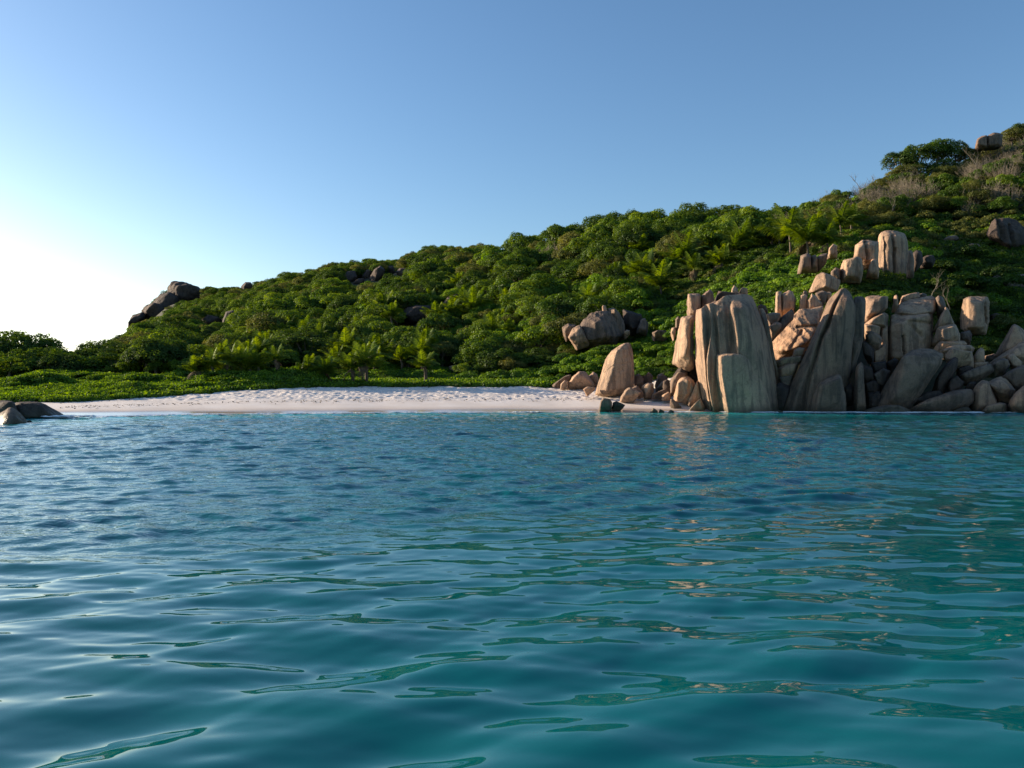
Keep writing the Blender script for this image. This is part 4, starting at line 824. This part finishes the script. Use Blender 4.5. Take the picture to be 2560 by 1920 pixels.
def make_tree(x, y, r, th, kind, rz, label, group='broadleaf trees covering the hillside'):
    cm, tm, wd = TREES[kind]; z0 = float(ground(x, y)[0])
    o = bpy.data.objects.new('broadleaf_tree', None); COL.objects.link(o); o.location = (x, y, z0); tag(o, label, 'tree', group)
    c = bpy.data.objects.new('crown', cm); COL.objects.link(c); c.parent = o; c.location = (0, 0, th); c.scale = (r, r, r*.95); c.rotation_euler = (0, 0, rz)
    t_ = bpy.data.objects.new('trunk', tm); COL.objects.link(t_); t_.parent = o; t_.location = (0, 0, th); t_.scale = (r, r, max(th, .5)); t_.rotation_euler = (0, 0, rz)
    return o
def make_shrub(x, y, r, kind, rz, label, group='leafy shrubs between the rocks and trees', zo=-.05, fz=1):
    me, wd = SHRUBS[kind]; o = bpy.data.objects.new('shrub', me); COL.objects.link(o); o.location = (x, y, float(ground(x, y)[0])+zo)
    o.scale = (r, r, r*fz); o.rotation_euler = (0, 0, rz); tag(o, label, 'shrub', group); return o
def make_dry(x, y, r, kind, rz, label, leafy=True):
    o = bpy.data.objects.new('dry_bush', None); COL.objects.link(o); o.location = (x, y, float(ground(x, y)[0])); tag(o, label, 'bush', 'grey dry bushes on the slope')
    for nm, me in zip(('twigs', 'leaves'), DRY[kind]):
        c = bpy.data.objects.new(nm, me); COL.objects.link(c); c.parent = o; c.scale = (r, r, r*1.05); c.rotation_euler = (0, 0, rz)
    return o

# ------------------------------------------------------------------ palms: crown position read off the photograph
PALMS = [('H', 1480, 700, 95, 2.6), ('H', 1625, 810, 100, 2.4), ('H', 1845, 570, 120, 3), ('H', 1460, 510, 75, 2.6), ('H', 2060, 480, 75, 2.4), ('H', 1770, 640, 85, 2.2), ('H', 1240, 705, 60, 2.2),
         ('H', 1010, 980, 90, 2.2), ('H', 1190, 915, 90, 2.4), ('H', 300, 960, 75, 2.2), ('H', 20, 1010, 90, 2.8), ('H', 170, 1200, 85, 2), ('H', 450, 870, 65, 2), ('H', 260, 1095, 55, 1.8), ('H', 210, 715, 45, 2.4),
         ('I', 505, 900, 150, 3), ('I', 150, 950, 90, 2.4), ('I', 715, 900, 95, 2.2), ('I', 875, 820, 85, 2.4), ('I', 15, 1100, 75, 2), ('I', 1560, 980, 30, 1.4),
         ('G', 370, 890, 75, 2.4), ('G', 540, 880, 75, 2.4), ('G', 640, 880, 60, 2.2), ('G', 160, 1050, 90, 2.6), ('G', 230, 1010, 80, 2.8), ('G', 60, 1120, 100, 2), ('G', 920, 1010, 85, 2.8), ('G', 1080, 1120, 120, 1.3),
         ('G', 1230, 1110, 120, 1.2), ('G', 1165, 1100, 115, 1.6), ('G', 840, 1160, 110, .9), ('G', 590, 1190, 80, 1.4), ('G', 960, 1180, 90, 1.6), ('G', 720, 1210, 80, 1.2), ('G', 1590, 1010, 100, 3), ('G', 1590, 1160, 80, 1.8),
         ('G', 1640, 590, 60, 2.2), ('G', 1700, 740, 70, 2.2), ('G', 1840, 700, 80, 2.6), ('G', 2020, 640, 95, 2.8), ('G', 1240, 690, 90, 3), ('G', 1880, 460, 65, 2.4), ('G', 1010, 840, 60, 2.4), ('G', 1390, 1100, 70, 2), ('G', 2190, 890, 80, 2.4),
         ('F', 1830, 810, 90, 2.6), ('F', 1690, 850, 75, 2), ('F', 1990, 770, 75, 2.6), ('F', 2080, 800, 85, 2.4), ('F', 1900, 720, 70, 2.8), ('F', 2160, 840, 85, 1.8), ('F', 1925, 860, 80, 1.4)]
rpp = random.Random(21)
for q in list(PALMS):
    if rpp.random() < .62 and q[3] > 40: PALMS.append((q[0], q[1]+rpp.uniform(-150, 150), q[2]+rpp.uniform(-55, 55), q[3]*rpp.uniform(.6, .95), q[4]*rpp.uniform(.8, 1.3)))
PZ = []
for i, (cr, x, y, rad, hp) in enumerate(PALMS):
    sx, sy = S(cr, x, y); rp = rad/CROP[cr][2]; Y = find_Y(sx, sy, hp, 74)
    if Y > 380: continue
    x, y, z = px(sx, sy, Y); L = rp/F*Y*(1.55 if rp > 36 else 1.9)*rng.uniform(.95, 1.2); zg = float(ground(x, y)[0]); PZ.append((sx, sy, rp, Y))
    rd = random.Random(i); o = bpy.data.objects.new('coconut_palm', None); COL.objects.link(o); o.location = (x, y, zg)
    tag(o, ('%s coconut palm with %s fronds %s' % ('large' if rp > 30 else 'young' if rp > 22 else 'small', 'bright yellow-green' if i % 3 else 'arching green', where(sx, sy, 8))), 'palm tree', 'coconut palms on the slope and behind the beach')
    h = max(z-zg, .6); t_ = bpy.data.objects.new('trunk', PTRUNK); COL.objects.link(t_); t_.parent = o; t_.location = (0, 0, h); t_.scale = (3.2, 3.2, h+.3)
    for k in range(rd.randint(0, 2)):
        f = bpy.data.objects.new('dry_frond', DEADF); COL.objects.link(f); f.parent = o; f.location = (0, 0, h-.08); s_ = L*.8
        f.rotation_euler = Euler((rd.uniform(-.4, .4), rd.uniform(.5, .95), rd.uniform(0, 6.28)), 'XYZ'); f.scale = (s_,)*3
    nf = rd.randint(11, 16)
    for k in range(nf):
        f = bpy.data.objects.new('frond', FRONDS[(k//4 + (k % 2)) % 4 if k > 3 else 3]); COL.objects.link(f); f.parent = o; f.location = (0, 0, h)
        pitch = -(1.15-1.25*k/nf)+rd.uniform(-.12, .12); s_ = L*rd.uniform(.85, 1.1)
        f.rotation_euler = Euler((rd.uniform(-.4, .4), pitch*.85, k*2.4+rd.uniform(-.25, .25)), 'XYZ'); f.scale = (s_,)*3

# ------------------------------------------------------------------ hand-placed trees: left shore group, skyline trees
FIX = [(50, 882, 106, 4.2, 1, 0), (105, 890, 104, 3.2, 0, 0), (-20, 893, 102, 4.0, 1, 0), (172, 900, 100, 3.0, 5, 1), (255, 893, 108, 3.4, 1, 1), (325, 895, 104, 3.4, 4, 1), (25, 922, 92, 2.8, 5, 1), (90, 925, 95, 3.0, 1, 2), (205, 920, 96, 2.8, 5, 2), (150, 928, 93, 2.5, 1, 2),
       (400, 885, 112, 3.8, 4, 2), (450, 868, 120, 3.8, 1, 1), (290, 920, 97, 2.6, 4, 3), (365, 915, 98, 2.6, 1, 3), (-110, 880, 108, 4.6, 1, 1), (-70, 915, 95, 3.4, 5, 1), (232, 912, 101, 2.8, 1, 2), (425, 912, 100, 2.8, 4, 3),
       (2248, 408, 155, 3.3, 1, 5), (2290, 395, 157, 3.6, 1, 5), (2340, 385, 157, 3.8, 0, 5), (2388, 388, 156, 3.5, 1, 5), (2270, 432, 150, 2.6, 3, 5), (2530, 345, 160, 2.8, 3, 5), (2550, 330, 161, 2.4, 1, 5), (790, 692, 345, 3.4, 1, 5), (2425, 395, 155, 2.6, 3, 5), (2252, 445, 152, 2.8, 3, 5), (2305, 432, 154, 3.0, 1, 5), (2358, 428, 154, 3.0, 0, 5), (2412, 425, 154, 2.8, 3, 5), (2480, 385, 158, 2.8, 3, 5)]
for i, (sx, sy, Y, r, k, g) in enumerate(FIX):           # sy: row of the crown centre
    x, y, z = px(sx, sy, Y); zg = float(ground(x, y)[0]); th = max(z-zg, r*.55)
    make_tree(x, y, r, th, k, i*1.3, '%s %s tree %s' % ('tall' if g in (0, 5) else 'spreading', TREES[k][2], where(sx, sy)), 'trees standing out from the forest')

HS = [('E', 1200, 960, 69, 1.1, 0), ('E', 1290, 930, 70, 1.25, 0), ('E', 1390, 940, 70, 1.2, 4), ('E', 1480, 930, 70, 1.2, 0), ('E', 1580, 950, 69, 1.15, 1), ('E', 1240, 1010, 69.5, .9, 1), ('E', 1350, 1010, 69.5, .95, 0), ('E', 1460, 1010, 69, .9, 1), ('E', 1560, 1010, 68, .9, 0),
      ('E', 1620, 830, 72, 1.1, 0), ('E', 1530, 820, 74, 1.3, 4), ('E', 1440, 830, 74, 1.3, 1), ('E', 1340, 830, 75, 1.4, 0), ('E', 1220, 820, 76, 1.4, 0), ('E', 1560, 720, 76, 1.2, 0), ('E', 1590, 500, 78, 1.2, 0), ('E', 1660, 330, 80, 1.4, 4), ('E', 1590, 400, 81, 1.4, 0),
      ('E', 680, 720, 82, 1.3, 0), ('E', 780, 690, 82, 1.3, 4), ('E', 880, 690, 82, 1.3, 0), ('E', 980, 670, 82, 1.3, 0), ('E', 1080, 670, 82, 1.3, 4), ('E', 1180, 660, 82, 1.2, 0), ('E', 1280, 670, 82, 1.2, 0), ('E', 1390, 690, 80, 1.1, 0), ('E', 560, 780, 80, 1.3, 0), ('E', 450, 800, 80, 1.4, 0), ('E', 340, 770, 82, 1.5, 4),
      ('E', 700, 840, 77, 1.2, 0), ('E', 560, 900, 76, 1.2, 4), ('E', 420, 900, 77, 1.3, 0), ('E', 260, 900, 78, 1.4, 0), ('E', 120, 920, 78, 1.4, 0), ('E', 300, 1030, 75, 1.0, 0), ('E', 620, 1010, 74, .9, 0), ('E', 160, 1060, 75, 1.1, 4),
      ('D', 1000, 690, 77, 1.6, 0), ('D', 1100, 680, 77, 1.5, 4), ('D', 900, 710, 76, 1.4, 0), ('D', 1200, 690, 77, 1.6, 2), ('D', 1330, 690, 78, 1.8, 1), ('D', 1500, 660, 80, 2.0, 2), ('D', 1640, 640, 80, 2.1, 0), ('D', 1780, 670, 79, 1.9, 2), ('D', 1420, 730, 76, 1.5, 0), ('D', 720, 700, 75, 1.2, 0), ('D', 1560, 730, 76, 1.5, 1), ('D', 1850, 740, 76, 1.5, 2), ('D', 1950, 700, 78, 1.7, 0), ('D', 1560, 560, 84, 2.0, 3), ('D', 1700, 520, 86, 2.0, 3), ('D', 1850, 560, 85, 2.0, 3), ('D', 1450, 400, 95, 2.2, 3), ('D', 1600, 420, 93, 2.0, 3), ('D', 1750, 300, 100, 2.4, 3), ('D', 1350, 330, 97, 2.0, 0), ('D', 2000, 470, 90, 2.0, 3), ('D', 2120, 540, 86, 2.0, 3), ('C', 1450, 400, 74, 1.5, 2), ('C', 1600, 480, 74, 1.5, 3), ('C', 1300, 650, 71, 1.2, 3), ('C', 1200, 740, 69, 1.1, 3), ('C', 1400, 760, 70, 1.1, 3), ('C', 900, 420, 75, 1.3, 3), ('C', 930, 560, 74, 1.2, 3)]
for i, (cr, x, y, Y, r, k) in enumerate(HS):
    sx, sy = S(cr, x, y); X_, _, Z_ = px(sx, sy, Y); o = make_shrub(X_, Y, r, k, i*1.7, '%s %s shrub %s' % ('rounded' if i % 2 else 'spreading', SHRUBS[k][1], where(sx, sy))); o.location.z = max(min(o.location.z, Z_-.2*r), Z_-1.1*r)
# ------------------------------------------------------------------ fill the slopes
CAND = []
def vis(x, y, ztop):
    """is a plant top visible over the ground and canopy in front of it"""
    t = ztop-CAMH; sx = x/y; ys = np.arange(70, y-6, 4.0)
    if not len(ys): return True
    g = ground(sx*ys, ys)+1.2; return (t/y) > ((g-CAMH)/ys).max()-.002
y = 75.0; rowi = 0
while y < 420:
    spc = 1.9 if y < 92 else 2.3 if y < 120 else 2.7 if y < 170 else 3.4 if y < 230 else 4.3
    for x in np.arange((-150-CX)/F*y, (2720-CX)/F*y, spc):
        xx = x+rng.uniform(-.5, .5)*spc*.9+(rowi % 2)*spc*.5; yy = y+rng.uniform(-.5, .5)*spc*.8
        CAND.append((xx, yy, spc))
    y += spc*.85; rowi += 1
CA = np.array(CAND); gzv = ground(CA[:, 0], CA[:, 1]); dens = fbm(CA[:, :2].copy() @ np.array([[.05, 0, 0], [0, .05, 0]]), 2, 60)
PL = []                                                   # (apparent size, type, kind, x, y, r, rz, th)
for (x, y, spc), z, dn in zip(CA, gzv, dens):
    sx, sy = proj(x, y, z)
    crest = np.interp(sx, [-300, 0, 310, 430, 600, 900, 1400, 1550, 1700, 1900, 2600], [92, 92, 94, 92, 86, 82, 78, 75, 74, 70, 70])
    if y < crest or z < 1.2 or sx > 2720: continue
    rz = rng.uniform(0, 6.28); u = rng.random(); left = sx < 1150
    hollow = 2130 < sx and 650 < sy < 930 and y < 105
    if hollow or (1440 < sx < 1800 and y < 96) or (sx > 1640 and y < 116): typ = 'shrub'
    elif 1080 < sx < 1500 and y < 84: typ = 'shrub'
    elif y < 92 and left: typ = 'shrub'
    elif 2100 < sx and y > 105: typ = 'dry' if (u < .1 and y > 118) or (u < .28 and sx > 2420 and y > 140) else 'shrub' if u < .72 else 'tree'
    elif 1780 < sx and y > 125: typ = 'dry' if u < .06 else 'tree' if u < .7 else 'shrub'
    elif 1180 < sx < 1420 and 140 < y: typ = 'dry' if u < .16 and sy < 760 else 'tree'
    else: typ = 'tree' if u < .86 else 'shrub'
    if typ == 'tree':
        r = spc*(rng.uniform(.5, .9) if rng.random() < .8 or y > 210 else rng.uniform(1.1, 1.45)); r = min(r, spc*.85) if (sx < 340 or sx > 1950) else r; r *= .72 if sx < 340 else 1; th = r*rng.uniform(.6, .95); zc = z+th
        pal = [0, 0, 1, 2, 2, 3, 6] if dn > .1 else [0, 1, 1, 1, 2, 5, 3] if dn > -.2 else [1, 1, 4, 5, 0, 1]
        if sx > 2000: pal = [3, 3, 0, 2, 3]
        if y > 230: pal = [0, 1, 1, 3, 0]
        k = int(pal[rng.integers(len(pal))])
    elif typ == 'shrub':
        r = spc*rng.uniform(.6, .95)*(.8 if hollow else 1); zc = z+r*.35; th = 0
        k = int(rng.choice([3, 3, 1]) if hollow else rng.choice([0, 0, 4, 1, 0]) if y < 100 else rng.choice([2, 2, 0, 1]) if sx > 2000 else rng.choice([0, 1, 3, 2]))  # hollow gets dark shrubs, its cast shadow put into the leaf colour
    else: r = spc*rng.uniform(.8, 1.1); zc = z+r*.6; th = 0; k = int(rng.integers(2))
    if blocked(x, y, zc, r): continue
    px_, py_ = proj(x, y, zc)
    if any(abs(px_-a_) < c_*.8 and -c_*.9 < py_-b_ < c_*.45 and y < Y_ for a_, b_, c_, Y_ in PZ): continue
    if not vis(x, y, zc+r*.8): continue
    PL.append((r/y*F, typ, k, x, y, r, rz, th, zc))
PL.sort(key=lambda q: -q[0]); cnt = {}; REST = []
for q in PL:
    ap, typ, k, x, y, r, rz, th, zc = q; sx, sy = proj(x, y, zc)
    infr = -ap*.5 < sx < 2560+ap*.5
    cnt.setdefault(typ, 0)
    if not infr or cnt[typ] >= {'tree': 262, 'shrub': 285, 'dry': 120}[typ]: REST.append(q); continue
    cnt[typ] += 1
    if typ == 'tree': make_tree(x, y, r, th, k, rz, '%s %s tree %s' % (SZ(ap), TREES[k][2], where(sx, sy)))
    elif typ == 'shrub': make_shrub(x, y, r, k, rz, '%s %s shrub %s' % (SZ(ap), SHRUBS[k][1], where(sx, sy)))
    else: make_dry(x, y, r, k, rz, '%s %s dry bush %s' % (SZ(ap), 'grey upright' if k else 'tangled grey', where(sx, sy)))
print('PLANTS', len(PL), cnt, 'rest', len(REST))

# ------------------------------------------------------------------ mass vegetation (stuff): the rest of the forest, and the beach vine
def source_collection(name, meshes):
    c = bpy.data.collections.new(name)
    for i, me in enumerate(meshes):
        o = bpy.data.objects.new('%s_source_%02d' % (name, i), me); c.objects.link(o)
    return c
def scatter(name, pts, idx, rot, scl, coll, mat):
    me = bpy.data.meshes.new(name); me.from_pydata([tuple(p) for p in pts], [], [])
    for nm, ty, arr in (('idx', 'INT', idx),): me.attributes.new(nm, ty, 'POINT').data.foreach_set('value', np.asarray(arr, np.int32))
    for nm, arr in (('rot', rot), ('scl', scl)): me.attributes.new(nm, 'FLOAT_VECTOR', 'POINT').data.foreach_set('vector', np.asarray(arr, np.float32).ravel())
    ng = bpy.data.node_groups.new(name, 'GeometryNodeTree'); ng.interface.new_socket(name='Geometry', in_out='INPUT', socket_type='NodeSocketGeometry'); ng.interface.new_socket(name='Geometry', in_out='OUTPUT', socket_type='NodeSocketGeometry')
    gi = ng.nodes.new('NodeGroupInput'); go = ng.nodes.new('NodeGroupOutput'); ip = ng.nodes.new('GeometryNodeInstanceOnPoints'); ci = ng.nodes.new('GeometryNodeCollectionInfo')
    ci.inputs['Collection'].default_value = coll; ci.inputs['Separate Children'].default_value = True; ci.inputs['Reset Children'].default_value = True
    def na(n_, ty): q = ng.nodes.new('GeometryNodeInputNamedAttribute'); q.data_type = ty; q.inputs['Name'].default_value = n_; return next(s for s in q.outputs if s.enabled and s.name == 'Attribute')
    ip.inputs['Pick Instance'].default_value = True; L = ng.links.new
    L(gi.outputs[0], ip.inputs['Points']); L(ci.outputs[0], ip.inputs['Instance']); L(na('idx', 'INT'), ip.inputs['Instance Index']); L(na('rot', 'FLOAT_VECTOR'), ip.inputs['Rotation']); L(na('scl', 'FLOAT_VECTOR'), ip.inputs['Scale'])
    L(ip.outputs[0], go.inputs[0])
    o = bpy.data.objects.new(name, me); COL.objects.link(o); md = o.modifiers.new('scatter', 'NODES'); md.node_group = ng; return o
ms = [t_[0] for t_ in TREES]+[s_[0] for s_ in SHRUBS]+[d_[0] for d_ in DRY]
cf = source_collection('forest', ms); off = {'tree': 0, 'shrub': len(TREES), 'dry': len(TREES)+len(SHRUBS)}
pts, idx, rot, scl = [], [], [], []
for ap, typ, k, x, y, r, rz, th, zc in REST:
    z = float(ground(x, y)[0]); pts.append((x, y, z+(th if typ == 'tree' else -.05))); idx.append(off[typ]+k); rot.append((0, 0, rz)); scl.append((r, r, r))
for i in range(5200):                                     # undergrowth that closes the gaps between the crowns
    y = 78+(rng.random()**1.5)*250; x = (rng.uniform(-150, 2700)-CX)/F*y; z = float(ground(x, y)[0]); r = rng.uniform(.9, 1.5)*(1 if y < 140 else 1.7 if y < 220 else 2.6)
    sx, sy = proj(x, y, z)
    crest = np.interp(sx, [-300, 0, 310, 430, 600, 900, 1400, 1550, 1700, 1900, 2600], [92, 92, 94, 92, 88, 84, 80, 76, 75, 71, 71])
    if y < crest or blocked(x, y, z+r*.4, r, .05): continue
    if not vis(x, y, z+r+1.5): continue
    pts.append((x, y, z-.1)); idx.append(len(TREES)+int(rng.choice([1, 3, 3, 3]))); rot.append((0, 0, rng.uniform(0, 6.28))); scl.append((r, r, r*.8))
tag(scatter('hillside_forest', pts, idx, rot, scl, cf, None), 'dense mass of smaller trees and undergrowth covering the hillside', 'forest', kind='stuff')
# low mat of creeping vine at the top of the beach
def mat_clump(seed, n=260, mt=L_VIN, lf=.085):
    rg = np.random.default_rng(seed); a_ = rg.uniform(0, 6.28, n); r = np.sqrt(rg.random(n)); P = np.stack([r*np.cos(a_), r*np.sin(a_), .20*(1-r**2)+rg.normal(0, .05, n)+.04], 1)
    nr = np.stack([P[:, 0]*.4, P[:, 1]*.4, np.ones(n)], 1); V, Fc = leaf_quads(P, nr, np.full(n, lf), .75, rg, .5); me = mesh_np('vine', V, Fc, False, mt)
    fattr(me, 'tone', np.repeat(rg.random(n)*.8+.1, 4)); return me
cv = source_collection('vine', [mat_clump(1), mat_clump(2), mat_clump(3, 200, L_VIN, .11), SHRUBS[0][0]])
pts, idx, rot, scl = [], [], [], []
lineX = [-400, 0, 200, 310, 430, 600, 740, 900, 1400, 1500, 1560]; lineY = [58.5, 59.5, 60.5, 62.5, 65.5, 69.5, 71.5, 73.2, 73.4, 72.6, 72.0]
for i in range(9000):
    sx = rng.uniform(-350, 1480); y0 = np.interp(sx, lineX, lineY); wd = np.interp(sx, [-350, 200, 430, 700, 1100, 1480], [36, 34, 26, 14, 10, 5])
    y = y0+.6*vn(np.array([[sx*.02, 0, 3]]), 5)[0]+wd*rng.random()**1.15; x = (sx-CX)/F*y; z = float(ground(x, y)[0]); far = (y-y0)/wd
    hump = max(0, vn(np.array([[x*.16, y*.22, 0]]), 12)[0]); r = rng.uniform(.5, 1.0)
    if blocked(x, y, z+.2, r*.6, .02): continue
    if far > .12 and sx < 700 and hump > .1 and rng.random() < .3:
        pts.append((x, y, z-.1)); idx.append(3); s_ = r*(1.0+.9*hump); scl.append((s_*1.3, s_*1.3, s_*.85))
    else:
        pts.append((x, y, z+.02+hump*1.5*min(1, far*4)*(sx < 800))); idx.append(int(rng.integers(3))); scl.append((r, r, r*rng.uniform(.8, 1.6)))
    rot.append((rng.uniform(-.15, .15), rng.uniform(-.15, .15), rng.uniform(0, 6.28)))
tag(scatter('beach_vine', pts, idx, rot, scl, cv, None), 'bright green creeping vine spread along the top of the sand', 'ground cover', kind='stuff')
pts, idx, rot, scl = [], [], [], []
ccv = source_collection('cover', [mat_clump(4, 240, L_DRK, .10), mat_clump(5, 240, L_MID, .10), mat_clump(6, 200, L_BRT, .11)])
for i in range(11500):
    sx = rng.uniform(1380, 3150); y0 = np.interp(sx, [1380, 1560, 1700, 1900, 2560, 2700, 2900], [78, 76, 74, 71, 69, 69, 61]); y = y0+48*rng.random()**1.2; x = (sx-CX)/F*y; z = float(ground(x, y)[0]); r = rng.uniform(.6, 1.2)
    if blocked(x, y, z+.2, r*.5, .02): continue
    dk = sx > 2120 and y < 110; pts.append((x, y, z+.05)); idx.append(int(rng.choice([0, 0, 1]) if dk else rng.choice([1, 0, 1, 2]))); rot.append((rng.uniform(.1, .6), rng.uniform(-.2, .2), 0)); scl.append((r, r, r*rng.uniform(1, 2.2)))
tag(scatter('slope_ground_cover', pts, idx, rot, scl, ccv, None), 'low leafy ground cover between the rocks on the right slope', 'ground cover', kind='stuff')
# two dense dark humps of vine behind the beach
for sx, sy, Y, r, nm in ((515, 952, 79, 2.6, 'rounded dark green vine-covered hump behind the left half of the beach'), (722, 950, 81, 2.0, 'low dark clipped-looking vine hump left of the beach palms')):
    x, y, z = px(sx, sy, Y); make_shrub(x, Y, r, 3, .5, nm, None, zo=.0, fz=.6)

# bare skyline twigs and a leaning dead snag
def bare_tree(sx, sy_base, Y, H, lean_, seed, label, k=1.0):
    rd = random.Random(seed); bm = bmesh.new()
    def br(p, d, ln, r, dep):
        q = [p]; 
        for i in range(3): d = (d+Vector((rd.uniform(-.25, .25), rd.uniform(-.2, .2), rd.uniform(-.1, .15)))).normalized(); p = p+d*ln/3; q.append(p)
        tube_bm(bm, [tuple(v) for v in q], r, r*.55, 5)
        if dep:
            for _ in range(3 if dep > 1 else 2): br(q[rd.randint(2, 3)], (d+Vector((rd.uniform(-.9, .9), rd.uniform(-.6, .6), rd.uniform(-.1, .6)))).normalized(), ln*.62, r*.5, dep-1)
    br(Vector((0, 0, -.5)), Vector((lean_, 0, 1)).normalized(), H*.5, .07*k, 3)
    x, y, z = px(sx, sy_base, Y); o = bpy.data.objects.new('bare_tree', bm_mesh('bare_tree', bm, TWIG)); COL.objects.link(o); o.location = (x, y, z); tag(o, label, 'dead tree')
bare_tree(2150, 465, 150, 3.2, -.4, 3, 'thin bare grey tree sticking up from the skyline')
bare_tree(2180, 462, 151, 2.4, .2, 4, 'small bare twiggy tree on the skyline, right of the taller bare one')
bare_tree(2455, 430, 148, 6.0, -.8, 5, 'pale leaning dead snag below the reddish skyline rocks', 1.3)
bare_tree(2236, 540, 120, 3.6, -.1, 8, 'slim pale bare trunk in the shadow above the tower rock')
bare_tree(2325, 745, 74, 3.0, .1, 9, 'thin pale dead stem rising behind the cap rock', .7)
bare_tree(2375, 760, 74, 2.4, -.3, 12, 'low tangle of grey dead branches behind the square block', .7)

# leaf litter and weed washed up on the dry sand
n = 900; rg5 = np.random.default_rng(5); sxs = rg5.uniform(150, 1480, n); C_ = []
for s_ in sxs:
    yb = np.interp(s_, lineX, lineY)-abs(rg5.normal(0, 1.0)) if rg5.random() < .5 else np.interp(s_, TS, [TAB[q][0][0] for q in TS])+rg5.normal(6.3, .5)
    x = (s_-CX)/F*yb; C_.append((x, yb, float(ground(x, yb)[0])+.045))
V, Fc = leaf_quads(np.array(C_), np.tile([0, 0, 1.0], (n, 1)), np.full(n, .085), .5, rg5, .35)
tag(link('beach_litter', mesh_np('beach_litter', V, Fc, False, DEADLEAF)), 'scattered brown leaf litter and weed on the dry sand', 'litter', kind='stuff')
# ------------------------------------------------------------------ foam where the sea meets sand and rock
m, t, out = new_mat('sea_foam'); b = N(t, 'ShaderNodeBsdfPrincipled'); b.inputs['Base Color'].default_value = (.72, .76, .76, 1); b.inputs['Roughness'].default_value = .6
geo = N(t, 'ShaderNodeNewGeometry'); bp = N(t, 'ShaderNodeBump'); bp.inputs['Strength'].default_value = .8; bp.inputs['Distance'].default_value = .05
t.links.new(noise(t, geo.outputs['Position'], 9, 4), bp.inputs['Height']); t.links.new(bp.outputs[0], b.inputs['Normal']); t.links.new(b.outputs[0], out.inputs[0]); FOAM = m
V, Fc = [], []; SXs = np.arange(150, 2700, 3.0)
Yw = np.interp(SXs, TS, [TAB[s_][0][0] for s_ in TS])
def foam_patch(x, y, rx, ry, h, sd):
    b0 = len(V); n = 10; V.append((x, y, h+.035))
    for k in range(n):
        a_ = 6.2832*k/n; q = .6+.55*random.random(); V.append((x+rx*q*math.cos(a_), y+ry*q*math.sin(a_), h-.02))
    for k in range(n): Fc.append((b0, b0+1+k, b0+1+(k+1) % n))
for sx, yw in zip(SXs, Yw):
    den = .35+.4*vn(np.array([[sx*.013, 0, 0]]), 3)[0]
    if sx > 1900: den += .5
    y = yw-.35+.35*vn(np.array([[sx*.02, 4, 0]]), 6)[0]
    if sx > 1790: y = 57.0+.5*vn(np.array([[sx*.03, 4, 0]]), 6)[0]+(.0 if sx > 2150 else .6)
    for _ in range(2 if random.random() < den else 0):
        x = (sx-CX)/F*y; foam_patch(x+random.uniform(-.2, .2), y+random.uniform(-.3, .3), random.uniform(.15, .6), random.uniform(.06, .22), .06, 0)
        if sx > 2250 and random.random() < .8: foam_patch(x, y+random.uniform(.2, .9), random.uniform(.2, .6), random.uniform(.1, .3), .07, 0)
for k in range(60):
    sx = random.gauss(185, 28); y = 48.2+random.gauss(0, .35); foam_patch((sx-CX)/F*y, y, random.uniform(.15, .5), random.uniform(.08, .2), .06+.12*random.random(), 0)
me = bpy.data.meshes.new('foam'); me.from_pydata(V, [], Fc); me.update(); me.materials.append(FOAM)
tag(link('foam', me), 'thin broken line of white foam along the water edge', 'foam', kind='stuff')
